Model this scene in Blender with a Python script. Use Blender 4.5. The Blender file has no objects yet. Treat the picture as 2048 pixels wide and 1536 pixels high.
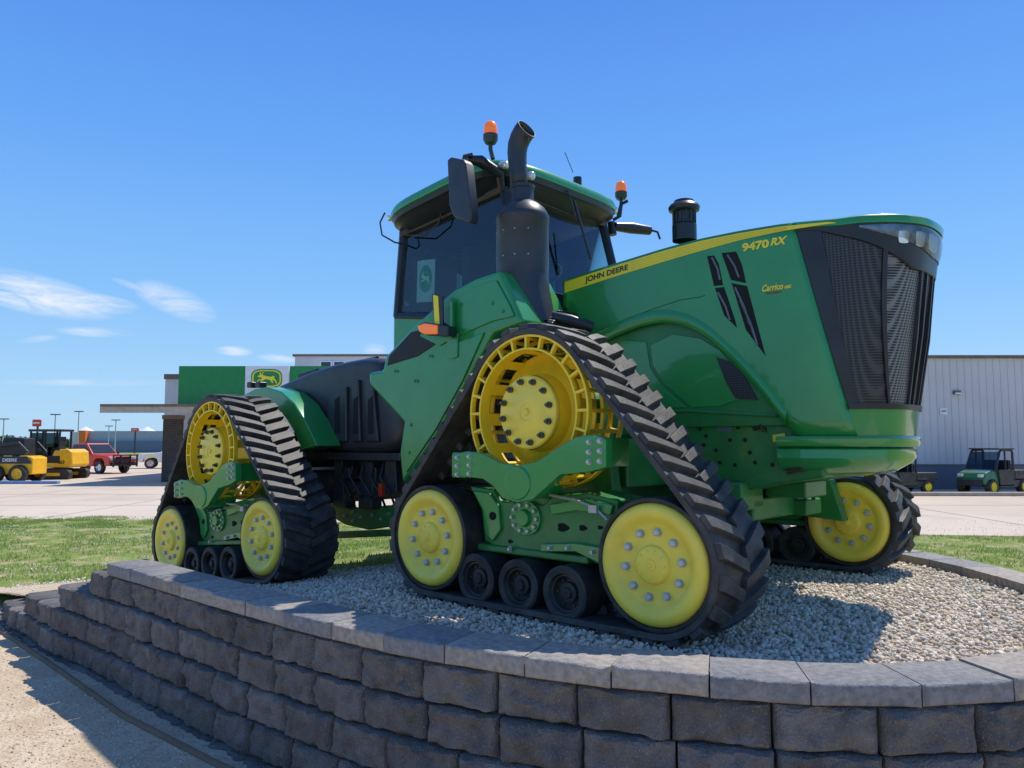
import bpy, bmesh, math, random, bisect
import numpy as np
from mathutils import Vector, Matrix, noise
random.seed(7)
S = bpy.context.scene
C = S.collection
R = math.radians
pi = math.pi
GZ = -0.85          # car-park level; the gravel bed is z = 0

# ------------------------------------------------------------------ camera
CAMZ = 1.09; FPX = 1538.0; P = math.atan(117/1538)
cam = bpy.data.cameras.new('camera'); co = bpy.data.objects.new('camera', cam); C.objects.link(co)
co.location = (0, 0, CAMZ); co.rotation_euler = (pi/2+P, 0, 0)
cam.sensor_width = 36; cam.lens = 36*FPX/2048; cam.clip_end = 3000; cam.clip_start = .05
S.camera = co
sp, cp = math.sin(P), math.cos(P)
def ray(u, v):
    dx = (u-1024)/FPX; t = (768-v)/FPX
    return Vector((dx, cp-t*sp, sp+t*cp))
O = Vector((1.35, 6.22, 0)); TH = R(-42)
hx = Vector((math.cos(TH), math.sin(TH), 0)); hy = Vector((-math.sin(TH), math.cos(TH), 0))
def TL(u, v, b):
    d = ray(u, v); s = (O.dot(hy)+b)/d.dot(hy)
    w = Vector((0, 0, CAMZ))+d*s - O
    return Vector((w.dot(hx), b, w.z))
def WZ(u, v, z=GZ):
    d = ray(u, v); s = (z-CAMZ)/d.z
    return Vector((d.x*s, d.y*s, z))
def WD(u, v, Y):
    d = ray(u, v); s = Y/d.y
    return Vector((d.x*s, Y, CAMZ+d.z*s))

# ------------------------------------------------------------------ materials
def nd(t, k, **kw):
    n = t.nodes.new(k)
    for a, b in kw.items(): setattr(n, a, b)
    return n
def pm(name, col, rough=.5, metal=0, var=.12, scale=4, bump=0, bscale=40, coat=0, spec=.5, island=0, em=None, col2=None, dirt=0, speck=0):
    m = bpy.data.materials.new(name); m.use_nodes = True; t = m.node_tree; L = t.links
    p = t.nodes['Principled BSDF']
    tc = nd(t, 'ShaderNodeTexCoord')
    nz = nd(t, 'ShaderNodeTexNoise'); nz.inputs['Scale'].default_value = scale; nz.inputs['Detail'].default_value = 6
    L.new(tc.outputs['Object'], nz.inputs['Vector'])
    mx = nd(t, 'ShaderNodeMix', data_type='RGBA')
    c2 = col2 or tuple(min(1, c*(1+var)) for c in col)
    c1 = col if col2 else tuple(c*(1-var) for c in col)
    mx.inputs[6].default_value = (*c1, 1); mx.inputs[7].default_value = (*c2, 1)
    rmp = nd(t, 'ShaderNodeMapRange'); rmp.inputs[1].default_value = .35; rmp.inputs[2].default_value = .65
    L.new(nz.outputs[0], rmp.inputs[0]); L.new(rmp.outputs[0], mx.inputs[0])
    out = mx.outputs[2]
    if island:
        g = nd(t, 'ShaderNodeNewGeometry')
        mr = nd(t, 'ShaderNodeMapRange'); mr.inputs[3].default_value = 1-island; mr.inputs[4].default_value = 1+island
        L.new(g.outputs['Random Per Island'], mr.inputs[0])
        m2 = nd(t, 'ShaderNodeMix', data_type='RGBA', blend_type='MULTIPLY'); m2.inputs[0].default_value = 1
        L.new(out, m2.inputs[6]); L.new(mr.outputs[0], m2.inputs[7]); out = m2.outputs[2]
    if dirt:
        n3 = nd(t, 'ShaderNodeTexNoise'); n3.inputs['Scale'].default_value = 9; n3.inputs['Detail'].default_value = 8
        L.new(tc.outputs['Object'], n3.inputs['Vector'])
        r3 = nd(t, 'ShaderNodeMapRange'); r3.inputs[1].default_value = .45; r3.inputs[2].default_value = .75; r3.inputs[4].default_value = dirt
        L.new(n3.outputs[0], r3.inputs[0])
        m3 = nd(t, 'ShaderNodeMix', data_type='RGBA'); m3.inputs[7].default_value = (.25, .2, .14, 1)
        L.new(r3.outputs[0], m3.inputs[0]); L.new(out, m3.inputs[6]); out = m3.outputs[2]
    if speck:
        n4 = nd(t, 'ShaderNodeTexNoise'); n4.inputs['Scale'].default_value = 160; n4.inputs['Detail'].default_value = 3
        L.new(tc.outputs['Object'], n4.inputs['Vector'])
        r4 = nd(t, 'ShaderNodeMapRange'); r4.inputs[1].default_value = .60; r4.inputs[2].default_value = .68; r4.inputs[4].default_value = speck
        L.new(n4.outputs[0], r4.inputs[0])
        m4 = nd(t, 'ShaderNodeMix', data_type='RGBA'); m4.inputs[7].default_value = (.5, .46, .40, 1)
        L.new(r4.outputs[0], m4.inputs[0]); L.new(out, m4.inputs[6]); out = m4.outputs[2]
    L.new(out, p.inputs['Base Color'])
    p.inputs['Roughness'].default_value = rough; p.inputs['Metallic'].default_value = metal
    p.inputs['Specular IOR Level'].default_value = spec
    if coat: p.inputs['Coat Weight'].default_value = coat; p.inputs['Coat Roughness'].default_value = .06
    if bump:
        n2 = nd(t, 'ShaderNodeTexNoise'); n2.inputs['Scale'].default_value = bscale; n2.inputs['Detail'].default_value = 8
        L.new(tc.outputs['Object'], n2.inputs['Vector'])
        b = nd(t, 'ShaderNodeBump'); b.inputs['Strength'].default_value = bump; b.inputs['Distance'].default_value = .02
        L.new(n2.outputs[0], b.inputs['Height']); L.new(b.outputs[0], p.inputs['Normal'])
    if em: p.inputs['Emission Color'].default_value = (*em[:3], 1); p.inputs['Emission Strength'].default_value = em[3]
    return m
G = pm('tractor_green', (.020, .275, .058), .30, var=.06, coat=.8, dirt=.03)
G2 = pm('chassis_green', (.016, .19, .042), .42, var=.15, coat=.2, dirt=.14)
YL = pm('wheel_yellow', (.93, .72, .075), .42, var=.06, coat=.2, dirt=.12)
YD = pm('drive_yellow', (.92, .64, .02), .42, var=.08, coat=.25, dirt=.08)
BLK = pm('black_plastic', (.020, .022, .026), .34, var=.25, bump=.05, bscale=200)
TNK = pm('tank_black', (.034, .036, .040), .38, var=.2, bump=.05, bscale=150)
STK = pm('exhaust_black', (.030, .036, .046), .40, var=.25, dirt=.05)
RUB = pm('track_rubber', (.042, .041, .042), .60, var=.4, scale=7, bump=.15, bscale=60, dirt=.25)
TYR = pm('tyre_rubber', (.022, .022, .023), .6, var=.3, dirt=.2)
IRN = pm('dark_iron', (.03, .032, .03), .5, var=.3, dirt=.3)
STL = pm('bolt_steel', (.46, .49, .47), .4, metal=.4, var=.15)
STUD = pm('dark_stud', (.09, .09, .07), .4, metal=.6)
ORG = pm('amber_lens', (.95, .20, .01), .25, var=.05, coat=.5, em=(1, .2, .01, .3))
CHR = pm('lamp_reflector', (.8, .82, .84), .2, metal=.5, var=.1)
DEC = pm('decal_yellow', (.94, .76, .04), .4, var=.04)
DECG = pm('decal_dark_green', (.005, .05, .02), .4, var=.04)
WHT = pm('white_paint', (.78, .79, .79), .5, var=.05)
SEAT = pm('seat_fabric', (.03, .03, .033), .9)
REDP = pm('red_paint', (.62, .035, .014), .3, coat=.4, var=.08)
WPNT = pm('truck_white', (.8, .8, .79), .3, coat=.5, var=.04)
MYEL = pm('machine_yellow', (.95, .50, .012), .4, coat=.3, var=.08)
DGL = pm('dark_glass', (.02, .028, .035), .1, var=.1, coat=.3)
CHM = pm('chrome', (.6, .6, .6), .2, metal=1, var=.05)
def glass_mat(name, tint, ior):
    m = bpy.data.materials.new(name); m.use_nodes = True; t = m.node_tree; L = t.links
    t.nodes.remove(t.nodes['Principled BSDF']); o = t.nodes['Material Output']
    tr = nd(t, 'ShaderNodeBsdfTransparent'); tr.inputs[0].default_value = (*tint, 1)
    gl = nd(t, 'ShaderNodeBsdfGlossy'); gl.inputs['Roughness'].default_value = .03; gl.inputs[0].default_value = (.9, .95, 1, 1)
    fr = nd(t, 'ShaderNodeFresnel'); fr.inputs[0].default_value = ior
    mx = nd(t, 'ShaderNodeMixShader'); L.new(fr.outputs[0], mx.inputs[0]); L.new(tr.outputs[0], mx.inputs[1]); L.new(gl.outputs[0], mx.inputs[2])
    L.new(mx.outputs[0], o.inputs[0]); return m
GLS = glass_mat('cab_glass', (.66, .84, .84), 1.65)
LENS = glass_mat('lens_glass', (.9, .94, .96), 1.5)
def mesh_mat(name, lo, hi, rough=.4):
    m = pm(name, (.035, .037, .04), rough, var=.2); t = m.node_tree; L = t.links
    p = t.nodes['Principled BSDF']; tc = nd(t, 'ShaderNodeTexCoord')
    sx = nd(t, 'ShaderNodeSeparateXYZ'); L.new(tc.outputs['Object'], sx.inputs[0])
    ad = nd(t, 'ShaderNodeMath', operation='SUBTRACT'); L.new(sx.outputs[0], ad.inputs[1]); L.new(sx.outputs[1], ad.inputs[0])
    cx = nd(t, 'ShaderNodeCombineXYZ'); L.new(ad.outputs[0], cx.inputs[0]); L.new(sx.outputs[2], cx.inputs[1])
    vo = nd(t, 'ShaderNodeTexVoronoi', voronoi_dimensions='2D'); vo.inputs['Scale'].default_value = 58; vo.inputs['Randomness'].default_value = .05
    L.new(cx.outputs[0], vo.inputs['Vector'])
    cr = nd(t, 'ShaderNodeMapRange'); cr.inputs[1].default_value = .30; cr.inputs[2].default_value = .42
    L.new(vo.outputs['Distance'], cr.inputs[0])
    mx = nd(t, 'ShaderNodeMix', data_type='RGBA'); mx.inputs[6].default_value = (*[lo]*3, 1); mx.inputs[7].default_value = (hi, hi*1.02, hi*1.06, 1)
    L.new(cr.outputs[0], mx.inputs[0]); L.new(mx.outputs[2], p.inputs['Base Color']); return m
SCR = mesh_mat('grille_screen_dark', .005, .050); SCR2 = mesh_mat('grille_screen_reflection', .010, .19, .3)  # centre screen is a paler copy: light reflected off the mesh painted into its colour

# ------------------------------------------------------------------ mesh builder
class MB:
    def __init__(s): s.v = []; s.f = []
    def add(s, vs, fs):
        n = len(s.v); s.v += [tuple(v) for v in vs]; s.f += [tuple(i+n for i in f) for f in fs]; return s
    def box(s, c, d, rot=None, taper=1):
        c = Vector(c); vs = []
        for z in (-.5, .5):
            k = taper if z > 0 else 1
            for x, y in ((-.5, -.5), (.5, -.5), (.5, .5), (-.5, .5)):
                p = Vector((x*d[0]*k, y*d[1]*k, z*d[2]))
                if rot: p = rot @ p
                vs.append(c+p)
        return s.add(vs, [(3, 2, 1, 0), (4, 5, 6, 7), (0, 1, 5, 4), (1, 2, 6, 5), (2, 3, 7, 6), (3, 0, 4, 7)])
    def tube(s, path, r, n=10, cap=True):
        path = [Vector(p) for p in path]; m = len(path); rs = r if isinstance(r, (list, tuple)) else [r]*m
        vs = []; fs = []; up = None
        for i, p in enumerate(path):
            d = (path[min(i+1, m-1)]-path[max(i-1, 0)]).normalized()
            if up is None: up = Vector((0, 0, 1)) if abs(d.z) < .9 else Vector((1, 0, 0))
            x = d.cross(up).normalized(); y = d.cross(x).normalized(); up = -y if (-y).dot(up) > 0 else y
            x = d.cross(up).normalized(); y = x.cross(d)
            for k in range(n):
                a = 2*pi*k/n; vs.append(p+(x*math.cos(a)+y*math.sin(a))*rs[i])
        for i in range(m-1):
            for k in range(n): fs.append((i*n+k, i*n+(k+1) % n, (i+1)*n+(k+1) % n, (i+1)*n+k))
        if cap: fs.append(tuple(range(n))[::-1]); fs.append(tuple((m-1)*n+k for k in range(n)))
        return s.add(vs, fs)
    def prism(s, pts, off):
        n = len(pts); off = Vector(off); vs = [Vector(p) for p in pts]; vs += [p+off for p in vs]
        return s.add(vs, [tuple(range(n))[::-1], tuple(range(n, 2*n))]+[(i, (i+1) % n, (i+1) % n+n, i+n) for i in range(n)])
    def prism2(s, A, B):
        n = len(A)
        return s.add(list(A)+list(B), [tuple(range(n))[::-1], tuple(range(n, 2*n))]+[(i, (i+1) % n, (i+1) % n+n, i+n) for i in range(n)])
    def lathe(s, prof, c, ax=(0, 1, 0), n=48, closed=False, skip=None):
        ax = Vector(ax).normalized(); c = Vector(c)
        e = Vector((0, 0, 1)) if abs(ax.z) < .9 else Vector((1, 0, 0))
        x = ax.cross(e).normalized(); y = ax.cross(x)
        m = len(prof); vs = []; fs = []
        for r, h in prof:
            for k in range(n):
                a = 2*pi*k/n; vs.append(c+ax*h+(x*math.cos(a)+y*math.sin(a))*max(r, 1e-4))
        for i in range(m if closed else m-1):
            j = (i+1) % m
            for k in range(n):
                if skip and skip(i, k): continue
                fs.append((i*n+k, i*n+(k+1) % n, j*n+(k+1) % n, j*n+k))
        return s.add(vs, fs)
    def ring(s, r0, r1, y0, y1, c, n=48, ax=(0, 1, 0)):
        return s.lathe([(r0, y0), (r1, y0), (r1, y1), (r0, y1)], c, ax, n, True)
    def grid(s, rows):
        m = len(rows); n = len(rows[0]); vs = [p for r in rows for p in r]
        return s.add(vs, [(i*n+j, i*n+j+1, (i+1)*n+j+1, (i+1)*n+j) for i in range(m-1) for j in range(n-1)])
    def build(s, name, mat, parent=None, bevel=0, ang=35, seg=2, solid=0, recalc=True):
        me = bpy.data.meshes.new(name); me.from_pydata(s.v, [], s.f); me.update()
        if recalc:
            bm = bmesh.new(); bm.from_mesh(me)
            bmesh.ops.recalc_face_normals(bm, faces=bm.faces); bm.to_mesh(me); bm.free()
        me.polygons.foreach_set('use_smooth', [True]*len(me.polygons))
        try: me.set_sharp_from_angle(angle=R(ang))
        except Exception: pass
        for m in (mat if isinstance(mat, (list, tuple)) else [mat]): me.materials.append(m)
        o = bpy.data.objects.new(name, me); C.objects.link(o)
        if parent: o.parent = parent
        if solid:
            md = o.modifiers.new('s', 'SOLIDIFY'); md.thickness = solid; md.offset = 0
        if bevel:
            md = o.modifiers.new('b', 'BEVEL'); md.width = bevel; md.segments = seg; md.limit_method = 'ANGLE'; md.angle_limit = R(35); md.harden_normals = True
        return o
def thing(name, label, cat, loc=(0, 0, 0), rz=0, group=None):
    o = bpy.data.objects.new(name, None); C.objects.link(o); o.location = loc; o.rotation_euler = (0, 0, rz); o.empty_display_size = .2
    return tag(o, label, cat, group)
def tag(o, label, cat, group=None):
    o['label'] = label; o['category'] = cat
    if group: o['group'] = group
    return o
def struct(o): o['kind'] = 'structure'; return o
def stuff(o, label, cat): o['kind'] = 'stuff'; return tag(o, label, cat)
def text(name, body, mat, q, parent, bold=.02, shear=0):
    cu = bpy.data.curves.new(name, 'FONT'); cu.body = body; cu.offset = bold
    ob = bpy.data.objects.new(name, cu); C.objects.link(ob)
    dg = bpy.context.evaluated_depsgraph_get(); me = bpy.data.meshes.new_from_object(ob.evaluated_get(dg))
    bpy.data.objects.remove(ob)
    xs = [v.co.x for v in me.vertices]; ys = [v.co.y for v in me.vertices]
    x0, x1, y0, y1 = min(xs), max(xs), min(ys), max(ys)
    BL, BR, TLp, TR = [Vector(p) for p in q]
    for v in me.vertices:
        a = (v.co.x-x0)/(x1-x0); b = (v.co.y-y0)/(y1-y0); a += shear*b
        v.co = (BL*(1-a)+BR*a)*(1-b)+(TLp*(1-a)+TR*a)*b
    me.materials.append(mat); o = bpy.data.objects.new(name, me); C.objects.link(o); o.parent = parent; return o
DEER = [(.03, .62), (.1, .70), (.17, .75), (.14, .9), (.2, .97), (.2, .86), (.23, .78), (.3, .97), (.36, .95), (.31, .88), (.28, .77), (.36, .70), (.50, .64), (.68, .62), (.80, .68), (.86, .62), (.84, .50), (.93, .34), (.99, .10), (.93, .12), (.86, .32), (.74, .40), (.80, .16), (.74, .16), (.64, .38), (.42, .44), (.30, .32), (.14, .36), (.04, .24), (.02, .30), (.12, .44), (.26, .46), (.25, .56), (.14, .58)]
def quadmap(q, a, b):
    BL, BR, T0, T1 = [Vector(p) for p in q]; return (BL*(1-a)+BR*a)*(1-b)+(T0*(1-a)+T1*a)*b
def deer(name, mat, q, off, parent):
    return MB().prism([quadmap(q, a, b) for a, b in DEER], off).build(name, mat, parent)
def interp(tb, x):
    if x <= tb[0][0]: return tb[0][1]
    for (x0, y0), (x1, y1) in zip(tb, tb[1:]):
        if x <= x1:
            f = (x-x0)/(x1-x0); return y0+(y1-y0)*f
    return tb[-1][1]

# ================================================================== TRACTOR
T = thing('tracked_tractor', 'large green articulated tractor on four rubber tracks with yellow wheels, parked on the gravel bed', 'tractor', O, TH)
# ---- track module in its own coordinates (origin on ground below the axle, outer face y = -.28)
HW = .28
HZ = 1.28; IX = .9; IZ = .43
circ = [(0, HZ, .492), (IX, IZ, .362), (-IX, IZ, .362)]
loop = []
for k in range(0, 720):
    ph = 2*pi*k/720; nx, nz = math.cos(ph), math.sin(ph)
    c = max(circ, key=lambda c: c[0]*nx+c[1]*nz+c[2]); loop.append((c[0]+c[2]*nx, c[1]+c[2]*nz, ph))
loop.append((loop[0][0], loop[0][1], 2*pi))
cum = [0]
for i in range(len(loop)-1): cum.append(cum[-1]+math.hypot(loop[i+1][0]-loop[i][0], loop[i+1][1]-loop[i][1]))
LEN = cum[-1]
def belt(s, off, y):
    s = s % LEN; i = min(max(bisect.bisect_right(cum, s)-1, 0), len(loop)-2)
    f = (s-cum[i])/max(cum[i+1]-cum[i], 1e-9); x0, z0, p0 = loop[i]; x1, z1, p1 = loop[i+1]
    ph = p0+(p1-p0)*f
    return Vector((x0+(x1-x0)*f+math.cos(ph)*off, y, z0+(z1-z0)*f+math.sin(ph)*off))
TB = .035
m = MB(); N = 150
rows = []
for k in range(N+1):
    s = LEN*k/N
    rows.append([belt(s, 0, -HW+.004), belt(s, TB, -HW), belt(s, TB, HW), belt(s, 0, HW-.004), belt(s, 0, -HW+.004)])
m.grid(rows)
NL = 48; pitch = LEN/NL
for side in (-1, 1):
    for k in range(NL):
        s0 = (k+(0 if side < 0 else .5))*pitch; vs = []; ns = 6
        for j in range(ns):
            f = j/(ns-1); y = side*(-.01+(HW+.002)*f); s = s0+.10*f; w = .031+.010*f; tw = .024+.010*f
            hgt = .040 if 0 < j < ns-1 else .034
            vs += [belt(s-w, TB-.004, y), belt(s+w, TB-.004, y), belt(s+tw, TB+hgt, y), belt(s-tw, TB+hgt, y)]
        fs = [(0, 1, 2, 3), (4*(ns-1)+3, 4*(ns-1)+2, 4*(ns-1)+1, 4*(ns-1))]
        for j in range(ns-1):
            for q in range(4): fs.append((4*j+q, 4*j+(q+1) % 4, 4*j+4+(q+1) % 4, 4*j+4+q))
        m.add(vs, fs)
for k in range(NL):       # inner drive blocks
    s = (k+.5)*pitch
    for yy in (-.05, .05):
        a = [belt(s-.03, .003, yy-.02), belt(s+.03, .003, yy-.02), belt(s+.03, .003, yy+.02), belt(s-.03, .003, yy+.02)]
        b = [belt(s-.02, -.05, yy-.015), belt(s+.02, -.05, yy-.015), belt(s+.02, -.05, yy+.015), belt(s-.02, -.05, yy+.015)]
        m.prism2(a, b)
protos = []
o = m.build('track_belt', RUB, T, ang=30, bevel=.004, seg=1); protos.append((o, []))
# drive wheel
m = MB(); c = (0, 0, HZ)
for y in (-HW+.005, .06):
    m.ring(.474, .490, y, y+.04, c, 72); m.ring(.392, .407, y, y+.04, c, 72)
    for k in range(24):
        a = 2*pi*k/24; rot = Matrix.Rotation(-a, 3, 'Y')
        m.box(Vector(c)+rot @ Vector((.440, y+.02, 0)), (.075, .036, .019), rot)
m.ring(.45, .475, -.10, -.078, c, 72)
for k in range(24):
    a = 2*pi*k/24+.0; rot = Matrix.Rotation(-a, 3, 'Y'); m.box(Vector(c)+rot @ Vector((.466, -.09, 0)), (.02, .34, .022), rot)
m.lathe([(.392, -.24), (.390, -.19), (.388, -.06), (.376, -.03), (.34, -.045), (.25, -.125), (.235, -.22)], c, n=96,
        skip=lambda i, k: (i == 1 and k % 8 in (0, 1, 2, 3, 4)))
dw = m.build('drive_wheel', YD, T, bevel=.003, seg=1)
m = MB().lathe([(0, -.275), (.02, -.275), (.025, -.262), (.05, -.262), (.055, -.268), (.12, -.268), (.13, -.262), (.222, -.262), (.232, -.252), (.232, -.21), (.22, -.19), (.2, -.05)], c, n=56)
hub = m.build('hub_plate', YL, dw)
protos.append((dw, [hub]))
def idler(x):
    c = (x, 0, IZ); m = MB()
    pr = [(0, -.295), (.012, -.295), (.014, -.288), (.03, -.286), (.032, -.28), (.09, -.278), (.10, -.274), (.108, -.252), (.135, -.248), (.215, -.25), (.228, -.256), (.25, -.276), (.28, -.286), (.305, -.284), (.322, -.272), (.332, -.252), (.334, -.23), (.334, -.04)]
    m.lathe(pr, c, n=64); m.lathe([(r, -h) for r, h in pr], c, n=64)
    for s in (-1, 1):
        for k in range(10):
            a = 2*pi*k/10; p = Vector((x+.082*math.cos(a), 0, IZ+.082*math.sin(a))); m.lathe([(0, s*.284), (.006, s*.284), (.006, s*.274)], p, n=6)
    w = m.build('idler_wheel', YL, T, ang=50)
    m = MB()
    m.ring(.334, .362, -.262, -.05, c, 64); m.ring(.334, .362, .05, .262, c, 64); m.ring(.1, .3, -.05, .05, c, 40)
    ty = m.build('tyre', TYR, w, bevel=.008)
    protos.append((w, [ty]))
idler(IX); idler(-IX)
for x in (-.46, -.09, .28):
    m = MB(); c = (x, 0, .195)
    for s in (-1, 1):
        m.lathe([(0, s*.23), (.03, s*.23), (.035, s*.215), (.06, s*.21), (.065, s*.19), (.1, s*.185), (.108, s*.23), (.118, s*.25), (.15, s*.255), (.164, s*.245), (.164, s*.05), (.06, s*.04)], c, n=40)
    w = m.build('road_wheel', TYR, T)
    m = MB()
    for s in (-1, 1):
        m.ring(.1, .112, s*.225-.004, s*.225+.004, c, 40)
        for k in range(6): a = k*pi/3; m.lathe([(0, s*.205), (.008, s*.205), (.008, s*.185)], (x+.08*math.cos(a), 0, .195+.08*math.sin(a)), n=6)
    rm = m.build('wheel_rim', IRN, w); protos.append((w, [rm]))
NC = -1.62
off = Vector((0, -NC, 0))
def ML(u, v, b): return TL(u, v, b)+off
# lower casting
m = MB()
pts = [(938, 972), (985, 978), (1000, 1002), (1085, 1010), (1105, 990), (1180, 985), (1236, 1000), (1232, 1060), (1205, 1135), (1150, 1105), (1100, 1105), (1060, 1108), (985, 1092), (968, 1080), (962, 1020)]
m.prism([ML(u, v, -1.74) for u, v in pts], (0, .3, 0))
m.box((-.1, 0, .40), (1.1, .14, .08)); m.box((-.1, -.10, .385), (.95, .08, .05)); m.box((-.1, .16, .385), (.95, .08, .05))
m.box((0, 0, .47), (1.7, .1, .14))
m.tube([(0, -.1, .62), (0, .4, .62)], .14, 24)
m.tube([(0, .12, HZ), (0, .5, HZ)], .18, 24)
m.prism([(-.35, .24, .45), (.35, .24, .45), (.22, .24, HZ+.1), (-.22, .24, HZ+.1)], (0, .1, 0))
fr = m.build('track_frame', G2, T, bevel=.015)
m = MB()
pts = [(903, 908), (935, 902), (968, 908), (1000, 926), (1035, 931), (1075, 922), (1115, 895), (1150, 874), (1190, 868), (1211, 878), (1211, 935), (1180, 944), (1120, 950), (1092, 975), (1066, 999), (1035, 1006), (1004, 997), (985, 972), (965, 958), (940, 955), (903, 954)]
m.prism([ML(u, v, -1.99) for u, v in pts], (0, .07, 0))
ctr = ML(1035, 966, -1.99)
m.lathe([(0, -.012), (.1, -.012), (.105, 0), (.105, .2), (.12, .3)], ctr, n=32)
for u, v in ((922, 930), (1190, 905)):
    p = ML(u, v, -1.92); m.box(p+Vector((0, .12, 0)), (.13, .28, .17))
bm_ = m.build('pivot_beam', G, fr, bevel=.008)
# a second, raised casting layer with webs
m = MB()
m.prism([ML(u, v, -1.765) for u, v in [(945, 982), (978, 986), (996, 1012), (1000, 1060), (985, 1082), (970, 1070), (965, 1020)]], (0, .03, 0))
m.prism([ML(u, v, -1.775) for u, v in [(1098, 1008), (1175, 998), (1225, 1010), (1220, 1030), (1150, 1022), (1102, 1030)]], (0, .04, 0))
m.prism([ML(u, v, -1.775) for u, v in [(1080, 1088), (1150, 1086), (1208, 1096), (1203, 1130), (1150, 1104), (1080, 1104)]], (0, .04, 0))
wb = m.build('frame_web', G, fr, bevel=.008)
cc = ML(1049, 1036, -1.76)
m = MB()
for u, v, w in ((1125, 1055, .045), (1165, 1056, .03), (1020, 1083, .022), (1200, 1055, .02)):
    p = ML(u, v, -1.743)
    m.prism([p+Vector((w*math.cos(a)*(1+.25*math.cos(3*a)), 0, .6*w*math.sin(a))) for a in [2*pi*i/14 for i in range(14)]], (0, .002, 0))
p = ML(985, 1032, -1.768); m.prism([p+Vector((.032*math.cos(a), 0, .028*math.sin(a))) for a in [2*pi*i/14 for i in range(14)]], (0, .002, 0))
b4 = m.build('frame_opening', pm('hole_black', (.003, .004, .003), .9), fr)
m = MB().prism([cc+Vector((.135*math.cos(a)*(1 if abs(math.cos(a)) < .8 else .95), 0, .112*math.sin(a))) for a in [2*pi*i/16 for i in range(16)]], (0, .03, 0))
m.lathe([(0, -.03), (.05, -.03), (.06, 0)], cc, n=20)
b5 = m.build('pivot_plate', G, fr, bevel=.006)
b6 = MB().tube([ML(1100, 990, -1.78), ML(1150, 1000, -1.80), ML(1190, 1015, -1.79), ML(1215, 1040, -1.78)], .009, 8).build('grease_line', STL, fr)
b7 = MB().box(ML(1187, 1018, -1.80), (.06, .03, .05)).build('grease_block', STL, fr, bevel=.004)
protos.append((fr, [bm_, wb, b4, b5, b6, b7]))
# bolts: one object each, sharing their mesh
def proto_mesh(f):
    m = MB(); f(m); o = m.build('bolt', STL, ang=20); me = o.data; bpy.data.objects.remove(o); return me
WBM = proto_mesh(lambda m: m.lathe([(0, -.024), (.015, -.024), (.021, -.020), (.021, 0), (.027, 0), (.027, .008)], (0, 0, 0), n=6)); WBM.name = 'wheel_bolt'
SBM = proto_mesh(lambda m: m.lathe([(0, -.042), (.011, -.042), (.012, -.022), (.020, -.02), (.020, .01)], (0, 0, 0), n=8)); SBM.name = 'stud_bolt'; SBM.materials[0] = STUD
FBM = proto_mesh(lambda m: m.lathe([(0, -.018), (.0115, -.018), (.014, -.014), (.014, 0), (.019, 0), (.019, .004)], (0, 0, 0), n=6)); FBM.name = 'frame_bolt'
def bolt(me, p, par, flip=False):
    o = bpy.data.objects.new(me.name, me); C.objects.link(o); o.parent = par; o.location = p
    if flip: o.rotation_euler = (0, 0, pi)
def place_mod(loc, rot, first, outer, inner):
    for i, (p, subs) in enumerate(protos):
        if first: c = p
        else: c = p.copy(); C.objects.link(c)
        c.location = loc; c.rotation_euler = rot; c.parent = T
        if not first:
            for s in subs: d = s.copy(); C.objects.link(d); d.parent = c
        if i == 1 and outer:
            for k in range(12): a = 2*pi*k/12+.2; bolt(SBM, (.194*math.cos(a), -.262, HZ+.194*math.sin(a)), c)
        if i in (2, 3):
            x = IX if i == 2 else -IX
            for k in range(10):
                a = 2*pi*k/10+.15
                if outer: bolt(WBM, (x+.178*math.cos(a), -.252, IZ+.178*math.sin(a)), c)
                if inner: bolt(WBM, (x+.178*math.cos(a), .252, IZ+.178*math.sin(a)), c, True)
        if i == len(protos)-1 and outer:
            for (u0, v0), du in (((915, 915), 24), ((1178, 884), 22)):
                for a_ in range(2):
                    for j in range(3): bolt(FBM, ML(u0+du*a_, v0+j*(17 if u0 < 1000 else 20)-2*a_, -1.991), c)
            for k in range(10): a = 2*pi*k/10; bolt(FBM, cc+Vector((.105*math.cos(a), 0, .085*math.sin(a))), c)
            for u, v in ((1100, 1096), (1135, 1096), (1020, 1098), (1185, 1104)): bolt(FBM, ML(u, v, -1.777), c)
RA = -3.98; RZ_ = -.27; RP = R(5.5); FC = 1.42
place_mod((0, NC, 0), (0, 0, 0), True, True, False)
place_mod((0, FC, 0), (0, 0, pi), False, False, True)
place_mod((RA, NC, RZ_), (0, -RP, 0), False, True, False)
place_mod((RA+.28, FC, RZ_), (0, RP, pi), False, False, False)

# ---- hood
HB = .56
ztt = [(TL(u, v, -HB).x, TL(u, v, -HB).z) for u, v in ((1128, 561), (1190, 540), (1250, 521), (1325, 498), (1400, 478), (1480, 462), (1560, 449), (1640, 441), (1672, 439))]
ztt += [(1.6, ztt[-1][1]-.005), (1.75, ztt[-1][1]-.03), (1.95, ztt[-1][1]-.075)]
def zt(a): return (interp(ztt, a-.04)+interp(ztt, a)+interp(ztt, a+.04))/3
def ztop(a, b): return zt(a)+.075*(1-min(1, abs(b)/HB)**2.6)
zbt = [(-.78, 1.78), (-.43, 1.86), (-.2, 1.93), (0, 1.975), (.21, 1.985), (.4, 1.93), (.55, 1.84), (.65, 1.75), (.8, 1.6), (.97, 1.40), (1.08, 1.25), (1.16, 1.13), (2, 1.13)]
def zb(a): return (interp(zbt, a-.05)+interp(zbt, a)+interp(zbt, a+.05))/3
def ee(z): return 1.217+(2.46-z)/(2.46-1.31)*.27
NE = 2.7; A0 = 1.05
def An(z): return 1.74+.17*(z-1.3)/1.2
def plan(th, z, off=0):
    c_, s_ = max(math.cos(th), 0), max(math.sin(th), 0)
    return (A0+(An(z)-A0+off)*s_**(2/NE), -(HB+off)*c_**(2/NE))
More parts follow.
